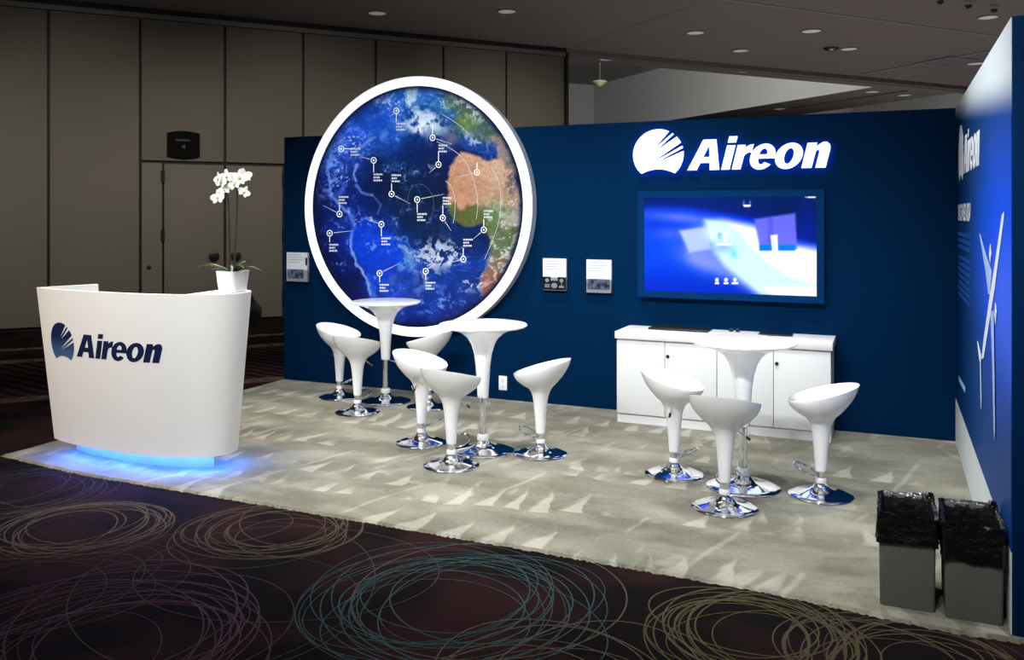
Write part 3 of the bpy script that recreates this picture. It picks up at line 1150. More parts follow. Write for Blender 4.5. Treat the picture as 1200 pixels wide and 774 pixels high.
def earth(px, py):
    """the printed Earth, in display values 0-255 over the picture's own measured coordinates"""
    n1 = value_noise(px / 22, py / 22, 1)
    n2 = value_noise(px / 9, py / 9, 2)
    n3 = value_noise(px / 6 + n2 * 2.2, py / 6 + n1 * 2.2, 3, 5, .66)
    n4 = value_noise(px / 2.6 + n2 * 3, py / 2.6 - n1 * 3, 21, 3, .6)
    n3 = np.clip((n3 - .5) * 1.25 + .5 + (n4 - .5) * .16, 0, 1)
    n2b = np.clip(n2 + (n4 - .5) * .22, 0, 1)
    ridge = 1 - np.abs(2 * value_noise(px / 8 + n2 * 2, py / 8 - n1 * 2, 11, 4, .6) - 1)
    wx, wy = (n2 - .5) * 14, (value_noise(px / 9, py / 9, 4) - .5) * 14
    X, Y = px + wx, py + wy
    img = np.zeros(px.shape + (3,)) + np.array((4, 30, 98.0))
    # broad colour fields of the oceans
    anchors = [(400, 120, 28, 62, 170), (372, 220, 4, 24, 92), (376, 300, 2, 14, 74), (400, 200, 26, 66, 190), (395, 160, 34, 72, 190),
               (430, 135, 26, 74, 190), (440, 165, 24, 74, 190), (470, 160, 16, 72, 170), (500, 100, 28, 84, 170), (535, 110, 40, 92, 140),
               (440, 210, 4, 22, 64), (470, 200, 4, 24, 58), (500, 175, 6, 32, 104), (500, 205, 5, 32, 84), (480, 240, 5, 28, 58), (510, 235, 6, 28, 62),
               (415, 225, 6, 28, 112), (400, 265, 6, 26, 110), (430, 245, 4, 34, 112), (470, 262, 4, 34, 92), (500, 268, 4, 32, 80), (540, 285, 4, 40, 108), (570, 290, 6, 38, 100),
               (445, 290, 4, 66, 214), (425, 280, 4, 62, 208), (470, 300, 10, 70, 206), (480, 320, 24, 64, 170), (460, 335, 36, 66, 196),
               (400, 320, 2, 16, 82), (415, 350, 6, 24, 98), (455, 360, 30, 60, 170), (480, 350, 26, 58, 160), (510, 345, 10, 56, 170), (540, 330, 8, 60, 176), (560, 320, 8, 46, 140),
               (530, 360, 12, 44, 140), (500, 380, 10, 36, 130), (470, 380, 14, 36, 130), (560, 345, 40, 48, 110)]
    num = np.zeros_like(img)
    den = np.zeros(px.shape)
    for ax, ay, r, g, b in anchors:
        w = np.exp(-((X - ax) ** 2 + (Y - ay) ** 2) / (2 * 17.0 ** 2)) + 1e-9
        num += w[..., None] * np.array((r, g, b), float)
        den += w
    img = num / den[..., None]
    img *= (0.70 + 0.60 * n1)[..., None]
    img[..., 0] *= .9
    # North America: swirling bright blue streaks along the left limb
    na = blob(X, Y, 405, 155, 34, 50, .5)
    img = mixc(img, na * sstep(n2, .50, .70) * .55, (84, 128, 236))
    img = mixc(img, blob(X, Y, 390, 200, 12, 52, .12) * sstep(n3, .50, .68) * .7, (120, 160, 245))
    for pts, w, cc, al in (([(388, 176), (384, 200), (386, 226), (396, 240), (408, 250)], 1.6, (110, 152, 245), .8),
                           ([(408, 250), (416, 262), (413, 278)], 2, (90, 130, 235), .7),
                           ([(418, 192), (415, 205), (418, 212)], 1.2, (150, 170, 250), .7),
                           ([(436, 228), (446, 240), (443, 252)], 1.0, (90, 120, 200), .5),
                           ([(415, 178), (425, 172), (438, 160)], 1.5, (120, 160, 240), .6),
                           ([(413, 276), (411, 289), (417, 309), (429, 327), (434, 345)], 1.5, (150, 180, 250), .85),
                           ([(432, 326), (437, 345)], 4, (100, 150, 240), .6),
                           ([(388, 233), (400, 226), (405, 215)], 2.5, (60, 100, 220), .6),
                           ([(418, 217), (424, 226), (436, 228)], 1.5, (120, 150, 240), .6),
                           ([(424, 258), (432, 256), (440, 261)], 2.0, (140, 170, 245), .6)):
        img = mixc(img, (1 - sstep(line_dist(X - wx * .6, Y - wy * .6, pts), w * .4, w * 1.8)) * al, cc)
    # South America
    sa = poly_dist(X, Y, [(414, 268), (426, 256), (440, 262), (452, 272), (466, 284), (474, 298), (470, 312), (462, 326), (452, 338), (436, 346), (430, 326), (418, 308), (412, 288)])
    img = mixc(img, sstep(sa, -3, 4) * .75, (2, 60, 216))
    img = mixc(img, blob(X, Y, 477, 308, 12, 14) * sstep(n2, .42, .62) * .9, (110, 170, 235))
    img = mixc(img, blob(X, Y, 462, 326, 20, 10) * sstep(n2, .5, .7) * .6, (84, 110, 205))
    # Greenland and northern clouds
    gd = poly_dist(X, Y, [(468, 101), (480, 99), (493, 100), (491, 110), (485, 116), (481, 124), (478, 129), (474, 122), (473, 110)])
    img = mixc(img, sstep(gd, -2, 2.5) * .85, (196, 222, 244))
    img = mixc(img, blob(X, Y, 462, 108, 10, 12) * sstep(n3, .46, .62) * .9, (150, 200, 230))
    img = mixc(img, blob(X, Y, 448, 122, 16, 8) * sstep(n3, .55, .68) * .8, (160, 190, 245))
    img = mixc(img, blob(X, Y, 500, 142, 28, 14, .35) * sstep(n2b, .40, .58) * 1.25, (196, 216, 242))
    img = mixc(img, blob(X, Y, 490, 150, 12, 8) * sstep(n2b, .36, .55) * 1.2, (222, 232, 248))
    img = mixc(img, blob(X, Y, 520, 118, 20, 10, .3) * sstep(n3, .46, .62) * .9, (150, 190, 230))
    img = mixc(img, blob(X, Y, 455, 158, 22, 8, -.3) * sstep(n2, .42, .64) * .7, (90, 130, 228))
    # Europe
    eu = poly_dist(X, Y, [(518, 106), (540, 112), (560, 126), (578, 142), (590, 160), (586, 172), (572, 168), (556, 164), (544, 158), (534, 160), (528, 150), (533, 136), (526, 122)])
    img = mixc(img, sstep(eu + (n3 - .5) * 14, -3, 4) * .85, (78, 104, 92))
    img = mixc(img, blob(X, Y, 547, 143, 13, 12) * (.5 + .5 * sstep(n2, .4, .6)), (112, 146, 62))
    img = mixc(img, blob(X, Y, 566, 140, 16, 14, .7) * sstep(n3, .44, .56) * .8, (104, 122, 104))
    img = mixc(img, blob(X, Y, 555, 125, 26, 12, .6) * sstep(n3, .47, .58) * 1.1, (196, 212, 214))
    img = mixc(img, blob(X, Y, 530, 165, 10, 8) * .6, (150, 138, 140))
    # Near East and sand-coloured east edge
    ne = poly_dist(X, Y, [(572, 160), (588, 158), (600, 178), (608, 205), (612, 240), (600, 240), (590, 205), (580, 182)])
    img = mixc(img, sstep(ne, -2, 5) * .85, (178, 150, 138))
    # Mediterranean
    me_ = poly_dist(X, Y, [(536, 172), (545, 160), (558, 160), (566, 170), (580, 168), (584, 180), (572, 184), (560, 180), (545, 178)])
    img = mixc(img, sstep(me_, -1.5, 2) * .92, (22, 66, 160))
    img = mixc(img, blob(X, Y, 555, 166, 16, 7, .5) * sstep(n3, .5, .6), (160, 180, 215))
    # Africa
    wxx, wyy = px + wx * .45, py + wy * .45
    af = poly_dist(wxx, wyy, [(531, 186), (540, 179), (556, 181), (572, 187), (588, 186), (600, 200), (607, 222), (610, 250), (607, 280), (598, 305), (586, 330), (576, 345),
                              (566, 346), (562, 334), (570, 312), (576, 294), (571, 274), (566, 262), (556, 266), (543, 268), (532, 260), (524, 240), (523, 216), (526, 200)])
    afm = sstep(af, -1.5, 2.5)
    land = np.zeros_like(img) + np.array((216, 166, 136.0))
    land *= (0.80 + .22 * n1 + .10 * n4)[..., None]
    land = mixc(land, blob(px, py, 540, 225, 18, 26) * .5, (204, 140, 108))
    land = mixc(land, blob(px, py, 582, 200, 16, 18) * .6, (232, 198, 172))
    land = mixc(land, sstep(n3, .58, .68) * blob(px, py, 570, 215, 26, 22) * .6, (150, 112, 82))
    pyw = py + (n2 - .5) * 26 + (n4 - .5) * 8
    land = mixc(land, sstep(pyw, 238, 250) * .92, (84, 98, 50))
    land = mixc(land, sstep(pyw, 262, 280) * .8, (104, 128, 92))
    land = mixc(land, blob(px, py, 585, 252, 16, 20) * .8, (104, 144, 96))
    land = mixc(land, sstep(py, 290, 310) * .9, (140, 116, 96))
    land = mixc(land, sstep(py, 306, 330) * .85, (170, 104, 90))
    land = mixc(land, sstep(n3, .52, .66) * blob(px, py, 590, 270, 20, 50), (214, 216, 206))
    land = mixc(land, sstep(n2, .52, .68) * blob(px, py, 596, 235, 14, 22) * .9, (236, 224, 214))
    land = mixc(land, sstep(n3, .56, .66) * blob(px, py, 585, 315, 16, 26) * .9, (226, 214, 206))
    img = img * (1 - afm[..., None]) + land * afm[..., None]
    img = mixc(img, (1 - sstep(np.abs(af + .5), 0.3, 2.2)) * .35 * sstep(py, 280, 300), (240, 220, 220))
    img = mixc(img, blob(px, py, 606, 262, 9, 34, -.15) * sstep(n2, .40, .6) * .8, (206, 190, 190))
    # mid-ocean clouds
    img = mixc(img, blob(X, Y, 508, 298, 20, 15, -.35) * sstep(n3, .46, .58) * 1.5, (186, 196, 216))
    img = mixc(img, blob(X, Y, 503, 316, 14, 14) * sstep(n3, .48, .60) * 1.2, (160, 174, 204))
    img = mixc(img, blob(X, Y, 528, 300, 16, 10, -.4) * sstep(n3, .52, .60) * 1.4, (206, 216, 240))
    img = mixc(img, blob(X, Y, 500, 335, 12, 8) * sstep(n3, .46, .6) * .7, (120, 150, 215))
    img = mixc(img, blob(X, Y, 555, 333, 14, 8, -.3) * sstep(n3, .54, .60) * 1.4, (222, 232, 250))
    img = mixc(img, blob(X, Y, 515, 355, 40, 12, -.1) * sstep(n3, .58, .68) * .8, (120, 160, 236))
    img = mixc(img, blob(X, Y, 500, 197, 10, 7) * sstep(n3, .52, .64) * .7, (160, 180, 215))
    img = mixc(img, (1 - sstep(line_dist(X, Y, [(468, 288), (482, 298), (498, 298), (514, 292), (526, 283)]), .6, 2.2)) * .7, (150, 180, 225))
    img = mixc(img, (1 - sstep(line_dist(X, Y, [(470, 278), (482, 290), (490, 294)]), .6, 2.0)) * .5, (110, 150, 220))
    img *= (1 + (n4 - .5) * .22 + (n3 - .5) * .18)[..., None]
    # bright flecks over the northern and western lands
    img = mixc(img, blob(px, py, 412, 168, 22, 16) * sstep(n4, .60, .70) * 1.2, (150, 176, 250))
    img = mixc(img, blob(px, py, 398, 205, 16, 30) * sstep(n4, .66, .74) * 1.1, (160, 184, 250))
    img = mixc(img, blob(px, py, 470, 118, 26, 14) * sstep(n4, .62, .70), (206, 224, 248))
    img = mixc(img, blob(px, py, 428, 258, 16, 6) * sstep(n4, .58, .68), (170, 190, 250))
    img = mixc(img, blob(px, py, 600, 200, 9, 60, .1) * sstep(n3, .54, .64) * .9, (96, 84, 92))
    img = mixc(img, blob(px, py, 603, 215, 8, 60, .05) * sstep(n4, .66, .74), (246, 240, 240))
    img = mixc(img, blob(px, py, 596, 290, 14, 46, .35) * sstep(n4, .64, .72), (240, 236, 236))
    img = mixc(img, blob(px, py, 545, 120, 34, 14, .5) * sstep(n4, .62, .72) * .9, (226, 234, 236))
    # scattered fine cloud specks over the oceans
    oc = (1 - afm) * sstep(n1, .46, .66)
    img = mixc(img, sstep(ridge, .90, .99) * oc * .35, (110, 150, 240))
    img = mixc(img, sstep(n3, .70, .76) * oc * .6, (150, 185, 245))
    cx, cy = (px - 492) / 126.0, (py - 242) / 144.0
    lim = np.hypot(cx, cy)
    img = mixc(img, sstep(lim, .86, 1.02) * .55, (3, 12, 48))
    img = mixc(img, sstep(-cx - .55 * np.abs(cy), .72, .98) * .6, (3, 14, 62))
    return np.clip(img, 0, 255)


def disp2lin(img):
    v = img / 255.0
    return np.where(v <= 0.04045, v / 12.92, ((v + 0.055) / 1.055) ** 2.4)


def to_pixels(x, y, z):
    """measured-picture coordinates of points, for laying the print onto its panel"""
    dx, dy, dz = x - CAM[0], y - CAM[1], z - CAM[2]
    X = dx * CY + dy * SY
    Z = -dx * SY + dy * CY
    return 600 + F_PX * X / Z, HORIZON - F_PX * dz / Z


def set_picture(me, rgb):
    at = me.color_attributes.new('picture', 'FLOAT_COLOR', 'POINT')
    a = np.ones((len(me.vertices), 4), dtype=np.float32)
    a[:, :3] = rgb
    at.data.foreach_set('color', a.ravel())


# polar grid of the printed picture
NR, NA = 190, 760
RI = GR - RW + .001
vs = [(0.0, GY + .014, GR)]
for i in range(1, NR + 1):
    r = RI * i / NR
    for j in range(NA):
        t = 2 * PI * j / NA
        vs.append((r * math.cos(t), GY + .014, GR + r * math.sin(t)))
fs = [(0, 1 + (j + 1) % NA, 1 + j) for j in range(NA)]
for i in range(NR - 1):
    b0, b1 = 1 + i * NA, 1 + (i + 1) * NA
    fs += [(b0 + j, b0 + (j + 1) % NA, b1 + (j + 1) % NA, b1 + j) for j in range(NA)]
me = bpy.data.meshes.new('earth_picture')
me.from_pydata(vs, [], fs)
va = np.array(vs)
ex, ey = to_pixels(va[:, 0] + GX, va[:, 1], va[:, 2] + GZ - GR)
rgb = earth(ex, ey)
rr_ = np.hypot(va[:, 0], va[:, 2] - GR) / RI
rgb = mixc(rgb, sstep(rr_, .955, 1.0) * .85, (6, 14, 40))
set_picture(me, disp2lin(rgb))
M['earth'] = attr_emit('backlit Earth print', 1.0)
me.materials.append(M['earth'])
o = bpy.data.objects.new('earth_picture', me)
COL.objects.link(o)
o.parent = globe
o['label'] = 'glowing picture of the Earth, Atlantic in the middle'


def flat_to_globe(loops_px, z_off):
    """picture coordinates onto the front of the print"""
    res = []
    for lp in loops_px:
        q = []
        for x, y in lp:
            p = on_back(x, y, GY + .014)
            q.append((p[0], p[2]))
        res.append(q)
    return res


MY = GY + .0125


def mark_mesh(name, polys, mi_list, m, parent, label=None):
    bm = bmesh.new()
    for k, (lp, mi) in enumerate(zip(polys, mi_list)):
        vsx = []
        for x, y in lp:
            p = on_back(x, y, GY + .014)
            vsx.append(bm.verts.new(gloc(p[0], MY - (.0004 if mi == 0 else 0), p[2])))
        f = bm.faces.new(vsx)
        f.material_index = mi
    o = finish(name, bm, m, parent, smooth=False)
    if label:
        o['label'] = label
    return o


def seg_poly(x0, y0, x1, y1, w0, w1=None):
    w1 = w0 if w1 is None else w1
    dx, dy = x1 - x0, y1 - y0
    l = math.hypot(dx, dy)
    nx, ny = -dy / l, dx / l
    return [(x0 + nx * w0 / 2, y0 + ny * w0 / 2), (x1 + nx * w1 / 2, y1 + ny * w1 / 2), (x1 - nx * w1 / 2, y1 - ny * w1 / 2), (x0 - nx * w0 / 2, y0 - ny * w0 / 2)]


def ring_polys(cx, cy, rx, ry, w, n=20):
    out = []
    for i in range(n):
        a, b = 2 * PI * i / n, 2 * PI * (i + 1) / n
        out.append([(cx + (rx + w / 2) * math.cos(a), cy + (ry + w / 2) * math.sin(a)), (cx + (rx + w / 2) * math.cos(b), cy + (ry + w / 2) * math.sin(b)),
                    (cx + (rx - w / 2) * math.cos(b), cy + (ry - w / 2) * math.sin(b)), (cx + (rx - w / 2) * math.cos(a), cy + (ry - w / 2) * math.sin(a))])
    return out


markers = [  # x, y, stem end (x, y), text top-left (x, y), track end
    (464.5, 130, (464.5, 143), (464.5, 144), (457, 137)), (507, 161.5, (507, 146), None, (530, 169)), (514, 193, (514, 178), (514, 169.5), (503, 203)),
    (400, 174.5, (411, 174.5), (411, 173.5), (396, 184)), (438, 188, (438, 202), (438, 203.5), (422, 183.5)), (459, 227.5, (459, 215), (459, 204.5), (481, 239)),
    (489, 234, (489, 249), (489, 250), (521, 227.5)), (398, 251, (398, 240), (397, 230), (379, 241)), (447, 263, (447, 277), (447, 278.5), (431, 258)),
    (386.5, 273.5, (386.5, 284), (386, 286), (414, 270.5)), (519, 255.5, (519, 241), (519, 231), (529, 271)), (567, 269.5, (567, 257), (567, 246.5), (555, 280)),
    (559, 202, (559, 190), None, (535, 208)), (543, 304, (543, 291), (543, 280), (523, 309)), (499, 318, (499, 328), (499, 330.5), (515, 304)),
    (445, 320.5, (445, 331), (445, 333), (468, 309))]
for (x, y, st, tx, tr) in markers:
    polys = ring_polys(x, y, 3.0, 3.4, .72)
    polys += [[(x + 1.0 * math.cos(2 * PI * i / 8), y + 1.2 * math.sin(2 * PI * i / 8)) for i in range(8)]]
    dx, dy = st[0] - x, st[1] - y
    l = math.hypot(dx, dy)
    polys.append(seg_poly(x + dx / l * 3.6, y + dy / l * 3.9, st[0], st[1], .6))
    mi = [0] * len(polys)
    if tx:
        for k, w in enumerate((10.5, 6.4, 9.4)):
            u = 0.0
            while u < w:
                d = random.uniform(.7, 1.2)
                yy = tx[1] + k * 3.55
                polys.append([(tx[0] + u, yy), (tx[0] + u + d, yy), (tx[0] + u + d, yy + 2.0), (tx[0] + u, yy + 2.0)])
                mi.append(2)
                u += d + .5
    dx, dy = tr[0] - x, tr[1] - y
    l = math.hypot(dx, dy)
    polys.append(seg_poly(x + dx / l * 4.6, y + dy / l * 4.9, tr[0], tr[1], .9, .3))
    mi.append(1)
    mark_mesh('map_marker', polys, mi, [M['mark'], M['mark_dim'], M['mark_text']], globe)


def polyline(pts, w):
    return [seg_poly(a[0], a[1], b[0], b[1], w) for a, b in zip(pts, pts[1:])]


def smooth_pts(pts, n=8):
    out = []
    for i in range(len(pts) - 1):
        p0, p1, p2, p3 = pts[max(i - 1, 0)], pts[i], pts[i + 1], pts[min(i + 2, len(pts) - 1)]
        for k in range(n):
            t = k / n
            out.append(tuple(.5 * ((2 * p1[d]) + (-p0[d] + p2[d]) * t + (2 * p0[d] - 5 * p1[d] + 4 * p2[d] - p3[d]) * t * t +
                                   (-p0[d] + 3 * p1[d] - 3 * p2[d] + p3[d]) * t ** 3) for d in range(2)))
    out.append(pts[-1])
    return out


for pts, m_ in (([(518, 134), (530, 141), (541, 149), (550, 158)], 0),
                ([(512, 166), (526, 173), (540, 183), (550, 198), (557, 218), (560, 240), (558, 258)], 0),
                ([(522, 212), (529, 219), (533, 232), (533, 250), (531, 262)], 0),
                ([(576, 196), (585, 215), (587, 240), (584, 262), (576, 285), (568, 304)], 0),
                ([(585, 134), (596, 150), (605, 172), (610, 196)], 0),
                ([(480, 246), (478, 236), (481, 222), (490, 216), (499, 219), (507, 230), (508, 246), (503, 258)], 1),
                ([(483.5, 292), (483.5, 322)], 1)):
    pl = polyline(smooth_pts(pts), .5)
    mark_mesh('orbit_line', pl, [0] * len(pl), [M['orbit'] if m_ == 0 else M['orbit_dim'], M['mark_dim']], globe)

# ================================================================== BACK WALL SIGN
sgn_y = -0.045


def back_plane(u, v, w):
    return (u, sgn_y - w + .0, v)


sign = empty('illuminated_sign', (3.60, 0.0, 1.99))
tag(sign, 'lit white company logo with round emblem and raised letters on the back wall', 'sign')


def sign_plane(u, v, w):
    return (u - 3.60, sgn_y + .02 - w, v - 1.99)


ec = on_back(770.4, 181.0, sgn_y - .02)
er = (on_back(800.3, 180, sgn_y - .02)[0] - on_back(740.8, 180, sgn_y - .02)[0]) / 2
plate('logo_emblem', EMBLEM, er, er * .985, ec[0], ec[2], .018, sign_plane, [M['letter_front'], M['letter_back'], M['letter_side']], sign, back_emit=True)
bl = on_back(804.7, 200.9, sgn_y - .02)
br = on_back(974.9, 168, sgn_y - .02)
capw = (br[0] - bl[0]) / LETTER_W
capz = on_back(828, 163.5, sgn_y - .02)[2] - bl[2]
for nm, lp in GLYPHS:
    plate('letter', lp, capw, capz * .97, bl[0], bl[2] + .008, .018, sign_plane, [M['letter_front'], M['letter_back'], M['letter_side']], sign, back_emit=True)
# thin steel studs that carry the letters
for x, z in ((ec[0], ec[2] + .06), (ec[0] - .1, ec[2] - .05), (bl[0] + .20, bl[2] + .04), (bl[0] + .33, bl[2] + .04), (bl[0] + .47, bl[2] + .04),
             (bl[0] + .50, bl[2] + .12), (bl[0] + .70, bl[2] + .02), (bl[0] + .86, bl[2] + .02)):
    bm = bmesh.new()
    tube(bm, [(x - 3.60, -.001, z - 1.99), (x - 3.60, sgn_y + .022, z - 1.99)], .004, 6)
    finish('stud', bm, M['chrome'], sign)

# ================================================================== TELEVISION
TY = -0.075
tl, tr_ = on_back(755, 231, TY), on_back(957, 231, TY)
tz0 = on_back(957, 346.5, TY)[2]
tz1 = on_back(957, 230.5, TY)[2]
tz0 = (tz0 + on_back(754.5, 341.5, TY)[2]) / 2
x0, x1 = tl[0], tr_[0]
tv = empty('television', ((x0 + x1) / 2, 0.0, tz0 - .04))
tag(tv, 'large wall-mounted television showing a glowing blue space picture', 'television')
ox, oz = (x0 + x1) / 2, tz0 - .04
hw = (x1 - x0) / 2
hh = tz1 - tz0
bz = .055
bm = bmesh.new()
box(bm, -hw - bz, hw + bz, TY + .01, -.02, .04 - bz, .04 + hh + bz, bevel=.006)
finish('housing', bm, M['black'], tv)
new_box('wall_mount', -.3, .3, -.0205, -.0005, .04 + hh * .3, .04 + hh * .7, M['black'], tv)
bm = bmesh.new()
for a, b_, c, d in ((-hw - bz, hw + bz, .04 - bz, .04), (-hw - bz, hw + bz, .04 + hh, .04 + hh + bz), (-hw - bz, -hw, .04, .04 + hh), (hw, hw + bz, .04, .04 + hh)):
    box(bm, a, b_, TY - .006, TY + .012, c, d)
finish('bezel', bm, M['bezel'], tv, smooth=False)


def tv_image(px, py):
    img = np.zeros(px.shape + (3,)) + np.array((0, 30, 96.0))
    img = mixc(img, blob(px, py, 800, 240, 60, 25) * .5, (0, 36, 150))
    img = mixc(img, blob(px, py, 865, 262, 46, 14) * .75, (0, 30, 190))
    img = mixc(img, blob(px, py, 935, 245, 40, 16) * .6, (0, 20, 78))
    img = mixc(img, blob(px, py, 945, 275, 14, 40) * .5, (0, 30, 190))
    limb = 246 + (px - 755) * .02 + np.maximum(px - 800, 0) ** 1.3 * .042
    limb = np.where(px > 933, 284 + (px - 933) * .22, limb)
    under = sstep(py - limb, -5, 4)
    earth_c = np.zeros(px.shape + (3,)) + np.array((4, 70, 238.0))
    earth_c = mixc(earth_c, sstep(py, 300, 345) * .7, (0, 34, 190))
    earth_c = mixc(earth_c, blob(px, py, 782, 262, 30, 8) * .5, (0, 40, 210))
    earth_c = mixc(earth_c, blob(px, py, 800, 254, 46, 8, .12) * .75, (120, 132, 250))
    earth_c = mixc(earth_c, blob(px, py, 788, 274, 22, 7) * .6, (90, 112, 250))
    earth_c = mixc(earth_c, blob(px, py, 820, 306, 30, 12, .45) * .8, (128, 146, 255))
    earth_c = mixc(earth_c, sstep(poly_dist(px, py, [(797, 271), (826, 268), (832, 290), (808, 296)]), -3, 3) * .75, (190, 214, 255))
    lav = poly_dist(px, py, [(797, 271), (826, 262), (960, 262), (960, 350), (884, 346), (858, 330), (836, 318), (808, 306)])
    earth_c = mixc(earth_c, sstep(lav, -7, 8) * .8, (132, 152, 255))
    earth_c = mixc(earth_c, sstep(poly_dist(px, py, [(797, 271), (826, 266), (834, 292), (808, 296)]), -2.5, 2.5) * .7, (196, 216, 255))
    streak = poly_dist(px, py, [(826, 258), (850, 255), (886, 262), (894, 290), (962, 286), (962, 350), (892, 346), (872, 330), (850, 312), (838, 296), (832, 280)])
    earth_c = mixc(earth_c, sstep(streak, -6, 5) * .97, (212, 252, 255))
    earth_c = mixc(earth_c, sstep(poly_dist(px, py, [(842, 255), (884, 262), (892, 290), (962, 286), (962, 334), (925, 324), (900, 307), (880, 290), (868, 272)]), -3.5, 4), (255, 255, 255))
    earth_c = mixc(earth_c, sstep(poly_dist(px, py, [(895, 336), (962, 336), (962, 350), (905, 350)]), -3, 3) * .8, (255, 255, 255))
    earth_c = mixc(earth_c, blob(px, py, 834, 272, 8, 9) * .9, (225, 250, 255))
    earth_c = mixc(earth_c, blob(px, py, 846, 290, 14, 7) * .55, (110, 150, 235))
    earth_c = mixc(earth_c, blob(px, py, 860, 298, 4, 6, -.4) * .8, (90, 222, 255))
    img = img * (1 - under[..., None]) + earth_c * under[..., None]
    img = mixc(img, (1 - sstep(np.abs(py - limb), 1, 9)) * .55, (10, 60, 250))
    # the two panels of the spacecraft
    pan = sstep(poly_dist(px, py, [(884, 257), (932, 250), (934, 292), (891, 293)]), -2.2, 2.2)
    img = mixc(img, pan * .96, (104, 108, 246))
    img = mixc(img, pan * (1 - sstep(np.abs(px - 903), 1, 5)) * .35, (60, 60, 200))
    img = mixc(img, sstep(poly_dist(px, py, [(890, 287), (932, 287), (932, 294), (890, 294)]), -1.2, 1.2), (0, 124, 248))
    img = mixc(img, sstep(poly_dist(px, py, [(903, 276), (911, 275), (912, 296), (905, 296)]), -1.2, 1.2), (255, 255, 255))
    # small on-screen marks: clock, logo, caption bars
    for pl in ([(946.3, 229.6), (955.8, 229.6), (955.8, 232), (946.3, 232)], [(870.6, 240), (880, 240), (879, 242.6), (872, 242.6)],
               [(839.5, 285), (858, 285), (858, 288), (839.5, 288)], [(848, 281.5), (853, 281.5), (853, 283.6), (848, 283.6)]):
        img = mixc(img, sstep(poly_dist(px, py, pl), -.6, .5), (250, 252, 255))
    img = mixc(img, blob(px, py, 944.5, 230.8, 1.2, 1.2), (190, 210, 255))
    for cx in (871.6, 879):
        img = mixc(img, blob(px, py, cx, 237.6, 1.0, 2.4) * .7, (140, 170, 255))
    img = mixc(img, blob(px, py, 843.5, 276.5, 2.2, 3.2) * .8, (10, 130, 190))
    img = mixc(img, blob(px, py, 843.5, 277, .9, 1.6), (255, 255, 255))
    img = mixc(img, blob(px, py, 850.5, 275.5, 3.2, 3.6), (255, 255, 255))
    for cx, w in ((840.2, 2.4), (850.8, 2.8), (861.3, 3.9)):
        img = mixc(img, sstep(1 - np.hypot((px - cx) / 2.1, (py - 328.2) / 2.4), -.15, .2), (255, 255, 255))
        img = mixc(img, sstep(poly_dist(px, py, [(cx - w, 331), (cx + w, 331), (cx + w, 333.2), (cx - w, 333.2)]), -.6, .5), (255, 255, 255))
    return np.clip(img, 0, 255)


NX, NZ = 300, 170
gx = np.linspace(-hw, hw, NX)
gz = np.linspace(.04, .04 + hh, NZ)
GXX, GZZ = np.meshgrid(gx, gz)
vs = np.stack([GXX.ravel(), np.full(GXX.size, TY), GZZ.ravel()], 1)
fs = [(j * NX + i, j * NX + i + 1, (j + 1) * NX + i + 1, (j + 1) * NX + i) for j in range(NZ - 1) for i in range(NX - 1)]
me = bpy.data.meshes.new('screen')
me.from_pydata([tuple(v) for v in vs], [], fs)
ex, ey = to_pixels(vs[:, 0] + ox, vs[:, 1], vs[:, 2] + oz)
set_picture(me, disp2lin(tv_image(ex, ey)))
M['screen'] = attr_emit('lit screen picture', 1.18, base=.002, rough=.2)
me.materials.append(M['screen'])
o = bpy.data.objects.new('screen', me)
COL.objects.link(o)
o.parent = tv
o['label'] = 'bright screen with a blue planet limb and a spacecraft'

# ================================================================== CABINETS
CF = -0.42
cab_lab = ['left white storage cabinet with two doors below the television', 'right white storage cabinet with two doors below the television']
xs = [(3.585, 3.972, 4.370), (4.374, 4.786, 5.185)]
for k, (xa, xm, xb) in enumerate(xs):
    c = empty('storage_cabinet', ((xa + xb) / 2, CF / 2, CZ))
    tag(c, cab_lab[k], 'cabinet', 'white cabinets along the back wall')
    w = (xb - xa) / 2
    bm = bmesh.new()
    box(bm, -w, -w + .018, CF / 2 + .02, -CF / 2 - .006, 0, .665)
    box(bm, w - .018, w, CF / 2 + .02, -CF / 2 - .006, 0, .665)
    box(bm, -w + .018, w - .018, -CF / 2 - .02, -CF / 2 - .006, 0, .665)
    box(bm, -w + .018, w - .018, CF / 2 + .02, -CF / 2 - .02, .07, .088)
    box(bm, -w + .018, w - .018, CF / 2 + .02, -CF / 2 - .02, .647, .665)
    finish('carcass', bm, M['white_lam'], c, smooth=False)
    new_box('kickboard', -w + .018, w - .018, CF / 2 + .022, CF / 2 + .036, 0, .068, M['white_lam'], c)
    xm_ = xm - (xa + xb) / 2
    for a, b_ in ((-w + .001, xm_ - .002), (xm_ + .002, w - .001)):
        d = new_box('door', a, b_, CF / 2, CF / 2 + .018, .078, .655, M['cab_door'], c, bevel=.0015)
        if a > -w + .01:
            bm = bmesh.new()
            lathe(bm, [(0, .010), (.011, .009), (.014, .005), (.014, 0)], 18)
            for v in bm.verts:
                v.co = Vector((a + .022 + v.co.x, CF / 2 - v.co.z, .55 + v.co.y))
            kn = finish('lock_knob', bm, M['black'], d)
o = new_box('cabinet_worktop', 3.572, 5.198, CF - .012, -.004, CZ + .668, CZ + .725, M['white_lam'], bevel=.003)
tag(o, 'long white worktop lying across both storage cabinets', 'worktop')
TOPZ = CZ + .725

